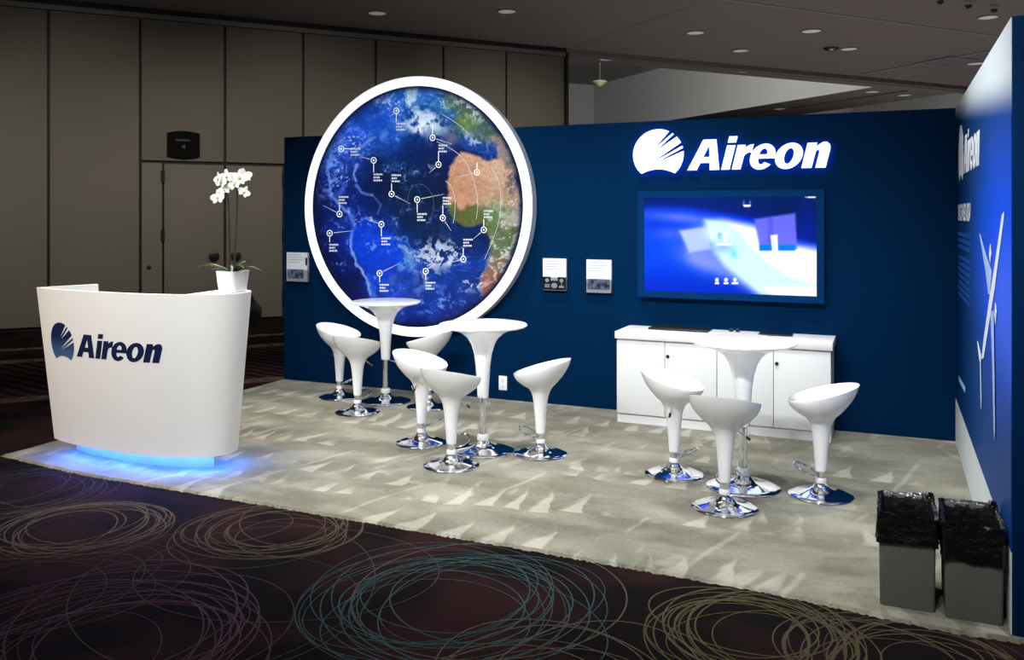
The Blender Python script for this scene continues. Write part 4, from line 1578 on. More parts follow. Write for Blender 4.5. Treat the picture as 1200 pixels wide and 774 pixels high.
# things on the worktop
kb = empty('keyboard', (4.03, -.145, TOPZ), math.radians(-2))
tag(kb, 'black keyboard at the back of the white worktop, left below the television', 'keyboard')
bm = bmesh.new()
box(bm, -.24, .24, -.085, .085, .0005, .016, bevel=.004)
finish('case', bm, M['black'], kb)
bm = bmesh.new()
for r in range(5):
    for q in range(15):
        if r == 0 and 4 <= q <= 8:
            if q == 4:
                box(bm, -.22 + 4 * .029, -.22 + 9 * .029 - .004, -.072 + r * .029, -.072 + r * .029 + .024, .016, .021)
            continue
        box(bm, -.22 + q * .029, -.22 + q * .029 + .025, -.072 + r * .029, -.072 + r * .029 + .024, .016, .021)
finish('keys', bm, M['black'], kb, smooth=False)
for k, (x, lab) in enumerate(((4.425, 'left of two tiny black cube adapters on the worktop behind the table'), (4.475, 'right of two tiny black cube adapters on the worktop behind the table'))):
    bm = bmesh.new()
    box(bm, -.015, .015, -.015, .015, .0005, .026, bevel=.003)
    tube(bm, [(0, .015, .012), (0, .03, .010), (.004, .05, .005)], .003, 6)
    o = finish('adapter', bm, M['black'], loc=(x, -.09, TOPZ))
    tag(o, lab, 'adapter', 'small adapters on the worktop')
tb = empty('tablet', (4.77, -.13, TOPZ), math.radians(3))
tag(tb, 'black flat tablet lying on the worktop behind the tall table', 'tablet')
bm = bmesh.new()
box(bm, -.125, .125, -.085, .085, .0005, .012, bevel=.004)
finish('shell', bm, M['black'], tb)
new_box('glass', -.115, .115, -.075, .075, .0118, .0128, M['black_gloss'], tb)

# ================================================================== BROCHURE HOLDERS
def holder(pxl, pxr, pyt, pyb, lab, blab, style):
    a, b = on_back(pxl, pyt, -.03), on_back(pxr, pyb, -.03)
    xa, xb, za, zb = a[0], b[0], b[2], a[2]
    w, h = xb - xa, zb - za
    h_ = empty('brochure_holder', ((xa + xb) / 2, 0, za))
    tag(h_, lab, 'brochure holder', 'clear brochure holders on the back wall')
    bm = bmesh.new()
    box(bm, -w / 2, w / 2, -.004, -.0006, 0, h * .97)
    finish('mounting_plate', bm, M['acrylic'], h_, smooth=False)
    bm = bmesh.new()
    box(bm, -w / 2, w / 2, -.038, -.035, 0, h * .42)
    box(bm, -w / 2, -w / 2 + .003, -.035, -.004, 0, h * .42)
    box(bm, w / 2 - .003, w / 2, -.035, -.004, 0, h * .42)
    box(bm, -w / 2 + .003, w / 2 - .003, -.035, -.004, 0, .003)
    finish('pocket', bm, M['acrylic'], h_, smooth=False)
    br_ = empty('brochure', ((xa + xb) / 2, -.02, za + .0035))
    tag(br_, blab, 'brochure', 'brochures in the wall holders')
    m = w / 2 - .006
    bm = bmesh.new()
    for i in range(4):
        box(bm, -m, m, -.012 + i * .0075, -.0075 + i * .0075, 0, h * (.995 - .004 * i))
    body = finish('pages', bm, M['paper'], br_, smooth=False)
    fy = -.0125
    if style == 'icons':
        new_box('dark_panel', -m, m, fy - .0004, fy, .004, h * .42, M['paper_dark'], br_)
        bm = bmesh.new()
        for (cx, cz, rx, rz) in ((-.62, .31, .17, .06), (.62, .31, .17, .06), (0, .15, .27, .085)):
            vsx = [bm.verts.new((m * (cx + rx * math.cos(t * PI / 8)), fy - .0009, h * (cz + rz * math.sin(t * PI / 8)))) for t in range(16)]
            bm.faces.new(vsx)
        box(bm, -m * .3, m * .3, fy - .0012, fy - .0008, h * .30, h * .42)
        for z in (.09, .15):
            box(bm, -m * .82, -m * .4, fy - .0012, fy - .0008, h * z, h * (z + .04))
        box(bm, m * .4, m * .85, fy - .0012, fy - .0008, h * .09, h * .14)
        box(bm, m * .60, m * .66, fy - .0012, fy - .0008, h * .14, h * .30)
        finish('icon_print', bm, M['paper'], br_, smooth=False)
    else:
        new_box('photo_print', -m * .9, m * (.9 if style == 'photo' else .62), fy - .0004, fy, h * .10, h * .42, M['photo_ink'], br_)
        if style != 'photo':
            new_box('side_tab', m * .80, m * .98, fy - .0004, fy, h * .56, h * .82, M['paper_dark'], br_)
    bm = bmesh.new()
    for i in range(4):
        box(bm, -m * .8, m * random.uniform(.2, .75), fy - .0004, fy, h * (.90 - i * .085), h * (.92 - i * .085))
    finish('text_print', bm, M['paper_grey'], br_, smooth=False)


holder(335.5, 361, 296, 331, 'clear wall brochure holder left of the globe, at the end of the wall', 'white brochure with a dark photo, left of the globe', 'tab')
holder(635.5, 664, 303, 341.5, 'clear wall brochure holder just right of the globe', 'white brochure with a black lower half of white icons', 'icons')
holder(686.5, 717, 304.5, 344.5, 'clear wall brochure holder between the icon brochure and the television', 'white brochure with a framed blue photo, nearest the television', 'photo')

# outlet
oa, ob_ = on_back(584.5, 440.5, -.006), on_back(594, 458, -.006)
ou = empty('wall_outlet', ((oa[0] + ob_[0]) / 2, 0, (oa[2] + ob_[2]) / 2))
tag(ou, 'small white electrical outlet low on the navy back wall', 'outlet')
ow, oh = (ob_[0] - oa[0]) / 2, (oa[2] - ob_[2]) / 2
new_box('cover_plate', -ow, ow, -.007, -.0005, -oh, oh, M['outlet'], ou, bevel=.002)
bm = bmesh.new()
for z in (-.022, .022):
    box(bm, -.014, .014, -.0095, -.0065, z - .016, z + .016, bevel=.001)
finish('socket', bm, M['collar'], ou)

# ================================================================== BAR TABLES AND STOOLS
def base_profile(R):
    return [(0, .0005), (R * .98, .0005), (R, .004), (R * .985, .008), (R * .8, .014), (R * .55, .022), (R * .36, .034), (R * .25, .05), (R * .19, .068), (R * .175, .078), (0, .079)]


def make_table():
    t = empty('bar_table', (0, 0, 0))
    bm = bmesh.new()
    lathe(bm, [(0, .37), (.036, .37), (.039, .38), (.046, .50), (.053, .60), (.064, .68), (.084, .745), (.112, .79), (.150, .822), (.20, .845), (.26, .858), (.298, .866),
               (.309, .873), (.311, .880), (.306, .886), (.295, .888), (0, .886)], 64)
    finish('table_top', bm, M['white_gloss'], t, angle=50)
    bm = bmesh.new()
    lathe(bm, [(.025, .11), (.025, .375)], 28)
    finish('column', bm, M['chrome'], t)
    bm = bmesh.new()
    lathe(bm, [(.040, .076), (.042, .082), (.042, .105), (.036, .114), (.025, .116)], 32)
    finish('collar', bm, M['collar'], t)
    bm = bmesh.new()
    lathe(bm, base_profile(.220), 64)
    finish('base', bm, M['chrome'], t, angle=60)
    bm = bmesh.new()
    tube(bm, [(.03, 0, .362), (.06, -.005, .358), (.10, -.01, .345)], .005, 8)
    tube(bm, [(.098, -.0098, .3455), (.125, -.012, .340)], .008, 8)
    finish('lever', bm, M['chrome'], t)
    return t


def make_stool():
    """facing +x: the low lip in front, the high scooped back behind"""
    s = empty('bar_stool', (0, 0, 0))
    bm = bmesh.new()
    SEG = 56
    # (z, front reach, back reach, half width, tilt)
    lev = [(.145, .031, .031, .031, 0), (.150, .033, .033, .033, 0), (.27, .041, .041, .041, 0), (.36, .049, .049, .050, 0), (.405, .057, .057, .058, .0), (.435, .069, .069, .071, .02),
           (.460, .084, .086, .090, .06), (.482, .110, .116, .122, .11), (.508, .136, .147, .152, .16), (.535, .158, .176, .177, .205), (.562, .174, .196, .191, .24), (.585, .183, .207, .198, .264),
           (.598, .186, .211, .200, .275), (.604, .186, .212, .200, .278), (.605, .181, .207, .196, .276)]
    inner = [(.598, .170, .196, .186, .262), (.585, .150, .176, .168, .23), (.568, .120, .145, .14, .18), (.553, .085, .105, .10, .13), (.545, .045, .055, .052, .10)]

    def ring(z, fr_, bk, hw_, tilt):
        vs = []
        for i in range(SEG):
            a = 2 * PI * i / SEG
            c, sn = math.cos(a), math.sin(a)
            x = c * (fr_ if c > 0 else bk)
            vs.append(bm.verts.new((x, sn * hw_, z - tilt * x)))
        return vs
    rg = [[bm.verts.new((0, 0, .145))]] + [ring(*l) for l in lev + inner] + [[bm.verts.new((0, 0, .543))]]
    for a, b in zip(rg, rg[1:]):
        skin(bm, a, b)
    finish('seat_shell', bm, M['white_gloss'], s, angle=60)
    bm = bmesh.new()
    lathe(bm, [(.021, .09), (.021, .15)], 24)
    finish('column', bm, M['chrome'], s)
    bm = bmesh.new()
    lathe(bm, [(.030, .074), (.032, .079), (.032, .096), (.028, .103), (.021, .105)], 28)
    finish('collar', bm, M['collar'], s)
    bm = bmesh.new()
    lathe(bm, base_profile(.185), 56)
    finish('base', bm, M['chrome'], s, angle=60)
    bm = bmesh.new()
    pts = []
    for i in range(28):
        a = 2 * PI * i / 28
        x = .085 + .065 * math.cos(a)
        pts.append((x, .072 * math.sin(a), .122 + (x - .03) * .45))
    tube(bm, pts, .006, 10, closed=True)
    lathe(bm, [(.021, .112), (.027, .113), (.027, .138), (.021, .139)], 24)
    finish('foot_ring', bm, M['chrome'], s)
    bm = bmesh.new()
    tube(bm, [(0, -.05, .445), (.004, -.085, .432), (.008, -.125, .405)], .0045, 8)
    lv = finish('lever', bm, M['chrome'], s)
    bm = bmesh.new()
    tube(bm, [(.0075, -.12, .4085), (.0085, -.142, .394)], .008, 8)
    finish('lever_grip', bm, M['black'], lv)
    return s


def copy_tree(o, parent=None):
    c = o.copy()
    COL.objects.link(c)
    if parent is not None:
        c.parent = parent
    for ch in list(o.children):
        copy_tree(ch, c)
    return c


tables = [(1.484, -.479, 'white trumpet bar table farthest back, in front of the globe'),
          (2.964, -1.586, 'white trumpet bar table in the middle of the carpet, nearest the wall outlet'),
          (4.761, -1.693, 'white trumpet bar table in front of the storage cabinets')]
t0 = make_table()
for k, (x, y, lab) in enumerate(tables):
    o = t0 if k == 0 else copy_tree(t0)
    o.location = (x, y, CZ)
    o.rotation_euler = (0, 0, math.radians((20, 100, -50)[k]))
    tag(o, lab, 'table', 'round bar tables')
stools = [(1.006, -.491, 2, 'leftmost white bar stool, half hidden, by the table under the globe'),
          (1.497, -.942, 90, 'white bar stool with its back to the viewer at the table under the globe'),
          (1.946, -.537, 182, 'white bar stool mostly hidden behind the middle table, backed to the wall'),
          (2.469, -1.579, 2, 'white bar stool left of the middle table showing its scooped seat'),
          (2.930, -1.999, 82, 'front white bar stool of the middle table, back to the viewer'),
          (3.366, -1.509, 187, 'lone white bar stool right of the middle table near the outlet'),
          (4.318, -1.604, -2, 'white bar stool left of the table by the cabinets'),
          (4.723, -2.114, 84, 'front white bar stool of the table by the cabinets, back to the viewer'),
          (5.204, -1.674, 184, 'rightmost white bar stool, beside the table by the cabinets')]
s0 = make_stool()
for k, (x, y, a, lab) in enumerate(stools):
    o = s0 if k == 0 else copy_tree(s0)
    o.location = (x, y, CZ)
    o.rotation_euler = (0, 0, math.radians(a))
    tag(o, lab, 'stool', 'white scoop bar stools')

# ================================================================== RECEPTION COUNTER
TOPH, BOTH = 1.16, 0.12
top_c = [(.170, -2.890), (.35, -2.94), (.60, -2.972), (.90, -2.985), (1.18, -2.978), (1.42, -2.940), (1.585, -2.885), (1.71, -2.80), (1.772, -2.70), (1.768, -2.60), (1.71, -2.51), (1.60, -2.45)]
bot_c = [(.295, -2.850), (.46, -2.895), (.68, -2.922), (.92, -2.935), (1.15, -2.928), (1.34, -2.903), (1.49, -2.86), (1.61, -2.79), (1.672, -2.70), (1.665, -2.60), (1.615, -2.53), (1.52, -2.47)]


def resample(pts, n):
    p = smooth_pts(pts, 10)
    L_ = [0.0]
    for a, b in zip(p, p[1:]):
        L_.append(L_[-1] + math.hypot(b[0] - a[0], b[1] - a[1]))
    out, j = [], 0
    for i in range(n):
        d = L_[-1] * i / (n - 1)
        while j < len(L_) - 2 and L_[j + 1] < d:
            j += 1
        t = (d - L_[j]) / max(1e-9, L_[j + 1] - L_[j])
        out.append((p[j][0] + (p[j + 1][0] - p[j][0]) * t, p[j][1] + (p[j + 1][1] - p[j][1]) * t))
    return out, L_[-1]


NU = 97
TC, TLEN = resample(top_c, NU)
BC, BLEN = resample(bot_c, NU)


def offset_in(c, d):
    """curve pushed towards the inside (left of travel is -> +y side here)"""
    out = []
    for i, (x, y) in enumerate(c):
        a, b = c[max(i - 1, 0)], c[min(i + 1, len(c) - 1)]
        dx, dy = b[0] - a[0], b[1] - a[1]
        l = math.hypot(dx, dy)
        out.append((x - dy / l * d, y + dx / l * d))
    return out


ctr = empty('reception_counter', (1.0, -2.75, CZ))
tag(ctr, 'white curved reception counter with navy logo glowing blue underneath', 'counter')


def cl(x, y, z):
    return Vector((x - 1.0, y + 2.75, z - CZ))


def counter_at(u, z):
    """point on the outer face: u in 0..1 along the curve, z height"""
    k = (z - BOTH) / (TOPH - BOTH)
    f = min(max(u, 0), 1) * (NU - 1)
    i = min(int(f), NU - 2)
    t = f - i
    tx = TC[i][0] + (TC[i + 1][0] - TC[i][0]) * t
    ty = TC[i][1] + (TC[i + 1][1] - TC[i][1]) * t
    bx = BC[i][0] + (BC[i + 1][0] - BC[i][0]) * t
    by = BC[i][1] + (BC[i + 1][1] - BC[i][1]) * t
    return (bx + (tx - bx) * k, by + (ty - by) * k)


bm = bmesh.new()
TI, BI = offset_in(TC, .03), offset_in(BC, .03)
NZc = 14
outer = []
for j in range(NZc + 1):
    z = BOTH + (TOPH - BOTH) * j / NZc
    outer.append([bm.verts.new(cl(*counter_at(i / (NU - 1), z), z)) for i in range(NU)])
for a, b in zip(outer, outer[1:]):
    skin(bm, a, b, closed=False)
inn = [[bm.verts.new(cl(x, y, z)) for x, y in c] for c, z in ((BI, BOTH), (TI, TOPH))]
skin(bm, inn[0], inn[1], closed=False)
skin(bm, outer[-1], inn[1], closed=False)
skin(bm, outer[0], inn[0], closed=False)
for i in (0, NU - 1):
    col_ = [o_[i] for o_ in outer]
    bm.faces.new(col_ + [inn[1][i], inn[0][i]])
finish('front_shell', bm, M['white_counter'], ctr, angle=40)
# return panel at the left end
bm = bmesh.new()
q = []
for (xf, yf), (xb, yb), z in ((BC[0], (.40, -2.52), BOTH), (TC[0], (.298, -2.505), TOPH)):
    dx, dy = xb - xf, yb - yf
    l = math.hypot(dx, dy)
    nx, ny = dy / l * .028, -dx / l * .028
    q.append([bm.verts.new(cl(x, y, z)) for x, y in ((xf + .002, yf + .006), (xb, yb), (xb + nx, yb + ny), (xf + .028, yf + .008))])
skin(bm, q[0], q[1])
bm.faces.new(q[0])
bm.faces.new(q[1])
finish('return_panel', bm, M['white_counter'], ctr, smooth=False)
# raised ledge inside the right end that carries the orchid
bm = bmesh.new()
i0 = int(.66 * NU)
lo = TI[i0:]
prism(bm, [(x - 1.0, y + 2.75) for x, y in lo] + [(1.45 - 1.0, -2.46 + 2.75)], TOPH - CZ - .034, TOPH - CZ - .001)
finish('ledge', bm, M['white_counter'], ctr, smooth=False)
# desk top and floor board inside
inset = offset_in(TC, .05)
bm = bmesh.new()
md = [((a[0] * .6 + b[0] * .4), (a[1] * .6 + b[1] * .4)) for a, b in zip(offset_in(TC, .045), offset_in(BC, .045))]
prism(bm, [(x - 1.0, y + 2.75) for x, y in md[2:-2]] + [(.48 - 1.0, -2.42 + 2.75), (.32 - 1.0, -2.56 + 2.75)][:1], .74, .765)
finish('desk_board', bm, M['white_lam'], ctr, smooth=False)
# recessed plinth and the led strip that washes the carpet blue
PC = offset_in(BC, .15)
bm = bmesh.new()
pl_ = [(x - 1.0, y + 2.75) for x, y in PC] + [(.60 - 1.0, -2.52 + 2.75)]
prism(bm, pl_, .0005, BOTH - CZ - .002)
finish('plinth', bm, M['plinth'], ctr, smooth=False)
LC = offset_in(BC, .036)
bm = bmesh.new()
tube(bm, [(x - 1.0, y + 2.75, BOTH - CZ - .004) for x, y in LC[2:-2]], .005, 8)
finish('led_strip', bm, M['led'], ctr)
bm = bmesh.new()
LB = [(x - 1.0, y + 2.75) for x, y in offset_in(BC, .031)]
LBi = [(x - 1.0, y + 2.75) for x, y in offset_in(BC, .149)]
a = [bm.verts.new((x, y, BOTH - CZ + .002)) for x, y in LB]
b_ = [bm.verts.new((x, y, BOTH - CZ + .002)) for x, y in LBi]
skin(bm, a, b_, closed=False)
a2 = [bm.verts.new((x, y, BOTH - CZ + .012)) for x, y in LB]
b2 = [bm.verts.new((x, y, BOTH - CZ + .012)) for x, y in LBi]
skin(bm, a2, b2, closed=False)
skin(bm, a, a2, closed=False)
skin(bm, b_, b2, closed=False)
finish('soffit', bm, M['white_counter'], ctr, smooth=False)

# printed logo wrapped round the counter face, found by searching the face for the measured spots
def find_uz(px, py):
    best = None
    for iu in range(0, 400):
        u = iu / 399 * .7
        for z in (0.6, 0.75, 0.9):
            pass
    lo_u, hi_u, lo_z, hi_z = 0.0, .7, .2, 1.1
    for _ in range(5):
        bb = (1e9,)
        for a in range(41):
            for b in range(41):
                u = lo_u + (hi_u - lo_u) * a / 40
                z = lo_z + (hi_z - lo_z) * b / 40
                x, y = counter_at(u, z)
                qx, qy = to_pixels(x, y, z)
                e = (qx - px) ** 2 + (qy - py) ** 2
                if e < bb[0]:
                    bb = (e, u, z)
        du, dz = (hi_u - lo_u) / 16, (hi_z - lo_z) / 16
        lo_u, hi_u, lo_z, hi_z = max(0, bb[1] - du), bb[1] + du, bb[2] - dz, bb[2] + dz
    return bb[1], bb[2]


uA, zA = find_uz(90.3, 418.8)
uN, zN = find_uz(191.5, 404)
_, zN0 = find_uz(190, 425)
_, zAt = find_uz(102, 393.5)
uE0, zE = find_uz(60.3, 401)
uE1, _ = find_uz(86.5, 403)
_, zEt = find_uz(71, 378.3)


def counter_plane(u, v, w):
    x, y = counter_at(u, v)
    x2, y2 = counter_at(u + .004, v)
    dx, dy = x2 - x, y2 - y
    l = math.hypot(dx, dy)
    return cl(x + dy / l * w, y - dx / l * w, v)


LU = uN - uA
plate('logo_emblem', EMBLEM, (uE1 - uE0) / 2, zEt - zE, (uE0 + uE1) / 2, zE, .0012, counter_plane, [M['emblem_navy']], ctr, front_off=.0004, cut=.008)
capc = zAt - zA
for nm, lp in GLYPHS:
    plate('letter', lp, LU / LETTER_W, capc, uA, (zA + zN0) / 2, .0012, counter_plane, [M['navy']], ctr, front_off=.0004, cut=.008)

# ---- orchid in its pot on the counter's right end
pc = on_floor(273.5, 343.5, TOPH)
orx, ory = 1.662, -2.632
orch = empty('potted_orchid', (orx, ory, TOPH + .0005))
tag(orch, 'white orchid in a square white pot on the right end of the counter', 'plant')
bm = bmesh.new()


def sq_ring(bm, w, z, n=6, rr=.3):
    vs = []
    for q in range(4):
        a0 = q * PI / 2
        r = w * rr
        cx, cy = (w - r) * (1 if q in (0, 3) else -1), (w - r) * (1 if q in (0, 1) else -1)
        for i in range(n):
            a = a0 + PI / 2 * i / (n - 1)
            vs.append(bm.verts.new((cx + r * math.cos(a), cy + r * math.sin(a), z)))
    return vs


PH = .138
rg = [sq_ring(bm, w, z) for w, z in ((.060, 0), (.066, .004), (.073, .06), (.080, PH - .004), (.082, PH), (.078, PH), (.074, PH - .02))]
for a, b in zip(rg, rg[1:]):
    skin(bm, a, b)
bm.faces.new(rg[0])
finish('pot', bm, M['pot'], orch, angle=50)
bm = bmesh.new()
r_ = sq_ring(bm, .0755, PH - .015)
bm.faces.new(r_)
r2 = sq_ring(bm, .07, PH - .03)
skin(bm, r_, r2)
finish('soil', bm, M['soil'], orch, smooth=False)


def leaf(bm, ang, length, width, rise, droop, z0):
    ca, sa = math.cos(ang), math.sin(ang)
    n = 12
    rows = []
    for i in range(n + 1):
        t = i / n
        r = .012 + length * t
        z = z0 + rise * math.sin(min(1, t * 1.25) * PI / 2) - droop * t ** 2.2
        w = width * (math.sin(PI * min(1, (t * .93 + .07))) ** .6) * (1 - .35 * t)
        w = max(w, .002)
        row = []
        for k, off in ((-1, 0.006), (0, -0.004), (1, .006)):
            row.append((ca * r - sa * w * k, sa * r + ca * w * k, z + off))
        rows.append(row)
    up = [[bm.verts.new((x, y, z + .0015)) for x, y, z in r] for r in rows]
    dn = [[bm.verts.new((x, y, z - .0015)) for x, y, z in r] for r in rows]
    for a, b in zip(up, up[1:]):
        skin(bm, a, b, closed=False)
    for a, b in zip(dn, dn[1:]):
        skin(bm, a, b, closed=False)
    for k in (0, 2):
        skin(bm, [r[k] for r in up], [r[k] for r in dn], closed=False)
    for e in (0, -1):
        skin(bm, up[e], dn[e], closed=False)


RT = (CY, SY)                          # direction that runs to the right across the room, as the viewer stands
for ang, ln, wd, ri, dp in ((YAW + PI, .215, .018, .060, .020), (YAW + PI - .3, .15, .015, .03, .012), (YAW, .175, .030, .050, .045), (YAW - .6, .10, .024, .055, .03), (YAW + .7, .11, .026, .075, .02), (YAW + 2.2, .09, .02, .05, .02)):
    bm = bmesh.new()
    leaf(bm, ang, ln, wd, ri, dp, PH - .012)
    finish('leaf', bm, M['leaf'], orch, angle=60)


def lat(a, z, d=0.0):                   # a metres to the viewer's right, d metres towards the viewer
    return (RT[0] * a + RT[1] * d, RT[1] * a - RT[0] * d, z)


def spray(pts, r0, r1):
    p = smooth_pts3(pts)
    bm = bmesh.new()
    tube(bm, p, [r0 + (r1 - r0) * i / (len(p) - 1) for i in range(len(p))], 8)
    return finish('stem', bm, M['stem'], orch)


def smooth_pts3(pts, n=8):
    out = []
    for i in range(len(pts) - 1):
        p0, p1, p2, p3 = pts[max(i - 1, 0)], pts[i], pts[i + 1], pts[min(i + 2, len(pts) - 1)]
        for k in range(n):
            t = k / n
            out.append(tuple(.5 * ((2 * p1[d]) + (-p0[d] + p2[d]) * t + (2 * p0[d] - 5 * p1[d] + 4 * p2[d] - p3[d]) * t * t +
                                   (-p0[d] + 3 * p1[d] - 3 * p2[d] + p3[d]) * t ** 3) for d in range(3)))
    out.append(tuple(pts[-1]))
    return out


spray([lat(-.022, .11), lat(-.022, .30), lat(-.025, .48), lat(-.03, .60), lat(-.055, .685), lat(-.085, .66), lat(-.095, .60)], .0085, .003)
spray([lat(.014, .11), lat(.020, .30), lat(.028, .48), lat(.032, .60), (lat(.035, .68)), lat(.055, .74)], .0045, .0022)
spray([lat(.006, .11), lat(.012, .28), lat(.022, .44), lat(.026, .58), lat(.022, .66), lat(-.005, .72)], .004, .002)


def flower(pos, face, size, roll=0.0):
    """five broad petals and a yellow lip; the two side petals are the widest"""
    zax = Vector(face).normalized()
    xax = Vector((0, 0, 1)).cross(zax).normalized()
    yax = zax.cross(xax)
    R = Matrix((xax, yax, zax)).transposed() @ Matrix.Rotation(roll, 3, 'Z')
    bm = bmesh.new()
    for ang, ln, wd in ((90, .95, .56), (180, 1.0, .92), (0, 1.0, .92), (232, .92, .52), (308, .92, .52)):
        a = math.radians(ang)
        n = 7
        rows = []
        for i in range(n + 1):
            t = i / n
            w = wd * math.sin(PI * (.10 + .84 * t)) ** .6
            rows.append([(t * ln, w * k * .5, .16 * t * t - .05 * abs(k) * t + (.04 if wd > .4 else -.02)) for k in (-1, -.5, 0, .5, 1)])
        rowv = []
        for r in rows:
            rv = []
            for x, y, z in r:
                p = Vector((x * math.cos(a) - y * math.sin(a), x * math.sin(a) + y * math.cos(a), z)) * size
                rv.append(bm.verts.new(Vector(pos) + R @ p))
            rowv.append(rv)
        for a_, b_ in zip(rowv, rowv[1:]):
            skin(bm, a_, b_, closed=False)
    fl = finish('flower', bm, M['petal'], orch, angle=80)
    bm = bmesh.new()
    bmesh.ops.create_icosphere(bm, subdivisions=2, radius=size * .17)
    for v in bm.verts:
        v.co = Vector(pos) + R @ (Vector((v.co.x, v.co.y * 1.4 - size * .12, v.co.z + size * .12)))
    finish('lip', bm, M['lip'], fl)


toward = Vector((SY * -1 * -1, -CY, 0))    # from the flowers to where the viewer stands
for (a, z, d, sz, ang, roll) in ((-.085, .735, .02, .038, -.7, .2), (-.062, .715, .03, .036, -.3, -.2), (-.030, .750, .03, .040, .1, .1), (-.085, .615, .03, .042, -.25, .1),
                                 (-.050, .665, .02, .034, .2, .4), (.050, .745, .02, .046, .35, -.15), (.020, .700, .03, .036, -.1, .3), (.075, .755, .0, .042, .6, .2), (.080, .650, .02, .034, .5, -.5)):
    f_ = Vector((toward.x * math.cos(ang) - toward.y * math.sin(ang), toward.x * math.sin(ang) + toward.y * math.cos(ang), .12))
    flower(lat(a, z, d), f_, sz * 1.22, roll)

# ---- black bag hung on the rear of the counter's right end, only its corner in view
bag = empty('shoulder_bag', (1.50, -2.335, .90))
tag(bag, 'black bag hanging behind the right end of the counter, only a corner showing', 'bag')
bm = bmesh.new()
NB = 22
sec = []
for i in range(NB + 1):
    t = i / NB
    z = .18 * t
    w = .085 + .065 * math.sin(PI * t) ** 1.5 + .008 * math.sin(9 * t)
    d = .055 * math.sin(PI * (.12 + .80 * t)) + .006 * math.sin(11 * t + 1)
    sec.append([bm.verts.new((w * math.copysign(abs(math.cos(a)) ** .7, math.cos(a)) + .004 * math.sin(5 * a + 6 * t), d * math.copysign(abs(math.sin(a)) ** .8, math.sin(a)), z))
                for a in [2 * PI * k / 28 for k in range(28)]])
for a, b in zip(sec, sec[1:]):
    skin(bm, a, b)
bm.faces.new(sec[0])
bm.faces.new(sec[-1])
finish('body', bm, M['black_fabric'], bag, angle=60)
bm = bmesh.new()
tube(bm, smooth_pts3([(-.07, 0, .165), (-.06, -.03, .23), (-.02, -.085, .262), (.04, -.085, .262), (.07, -.03, .23), (.08, 0, .165)]), .011, 10)
finish('strap', bm, M['black_fabric'], bag)


# ================================================================== WASTE BINS
def rect_ring(hx, hy, r, n=5):
    pts = []
    for q, (sx, sy) in enumerate(((1, 1), (-1, 1), (-1, -1), (1, -1))):
        for i in range(n):
            a = q * PI / 2 + PI / 2 * i / (n - 1)
            pts.append((sx * (hx - r) + r * math.cos(a), sy * (hy - r) + r * math.sin(a)))
    # add points along the sides
    out = []
    for a, b in zip(pts, pts[1:] + pts[:1]):
        out.append(a)
        l = math.hypot(b[0] - a[0], b[1] - a[1])
        m = int(l / .011)
        for k in range(1, m):
            out.append((a[0] + (b[0] - a[0]) * k / m, a[1] + (b[1] - a[1]) * k / m))
    return out


def make_bin(x, y, hx, hy, H, lab, seed, drop):
    rnd = random.Random(seed)
    b = empty('waste_bin', (x, y, CZ))
    tag(b, lab, 'waste bin', 'grey waste bins by the side wall')
    bm = bmesh.new()
    base = rect_ring(hx, hy, .013)
    rg = []
    for sc_, z in ((.955, 0.0005), (.965, .006), (.985, H * .5), (1.0, H - .004), (1.0, H), (.965, H), (.955, H - .01), (.92, .02)):
        rg.append([bm.verts.new((px * sc_, py * sc_, z)) for px, py in base])
    for a_, b_ in zip(rg, rg[1:]):
        skin(bm, a_, b_)
    bm.faces.new(rg[0])
    bm.faces.new(rg[-1])
    finish('body', bm, M['bin'], b, angle=50)
    bm = bmesh.new()
    ph = [rnd.uniform(0, 6.28) for _ in range(8)]
    n = len(base)

    def wob(i, k, j):
        t = 2 * PI * i / n
        return math.sin(k * t + ph[j]) * .5 + math.sin((2 * k + 1) * t + ph[(j + 3) % 8]) * .3 + math.sin((3 * k + 2) * t + ph[(j + 5) % 8]) * .2
    rg = []
    for lv, (off, z, am) in enumerate(((-.035, H * .42, .006), (-.020, H * .75, .006), (-.014, H - .02, .004), (-.005, H + .008, .004), (.006, H + .010, .004), (.006, H - .006, .003), (.006, H - .03, .004),
                                       (.007, H - .06, .005), (.006, H - .085, .005), (.009, H - drop, .006), (.004, H - drop - .008, .004))):
        row = []
        for i, (px, py) in enumerate(base):
            l = math.hypot(px, py)
            d = off + abs(wob(i, 5 + lv, lv % 8)) * am * 1.5
            zz_ = z + wob(i, 4, (lv + 2) % 8) * (.006 if lv < 8 else .010)
            row.append(bm.verts.new((px * (1 + d / hx * .9), py * (1 + d / hy * .9), zz_)))
        rg.append(row)
    for row in rg[1:]:
        for v in row:
            q_ = mnoise.noise_vector(Vector((v.co.x * 26 + seed, v.co.y * 26, v.co.z * 34))) + mnoise.noise_vector(Vector((v.co.x * 60 + seed, v.co.y * 60, v.co.z * 70))) * .5
            v.co += Vector((q_.x * .0045, q_.y * .0045, q_.z * .004))
    for a_, b_ in zip(rg, rg[1:]):
        skin(bm, a_, b_)
    bm.faces.new(rg[0])
    # gathered knot of spare plastic at one corner of the rim
    tube(bm, [(hx * .75, hy * .85, H + .004), (hx * .85, hy * .9, H + .022), (hx * .95, hy * .95, H + .018), (hx * 1.0, hy * .9, H)], [.008, .012, .011, .006], 8)
    lo_ = finish('liner', bm, M['bag'], b, angle=80)
    lo_['label'] = 'shiny black plastic liner folded over the rim'


make_bin(5.643, -2.935, .109, .165, .382, 'left grey waste bin with a black liner, farther from the side wall', 3, .105)
make_bin(5.889, -2.955, .107, .165, .382, 'right grey waste bin with a black liner, against the side wall', 8, .135)

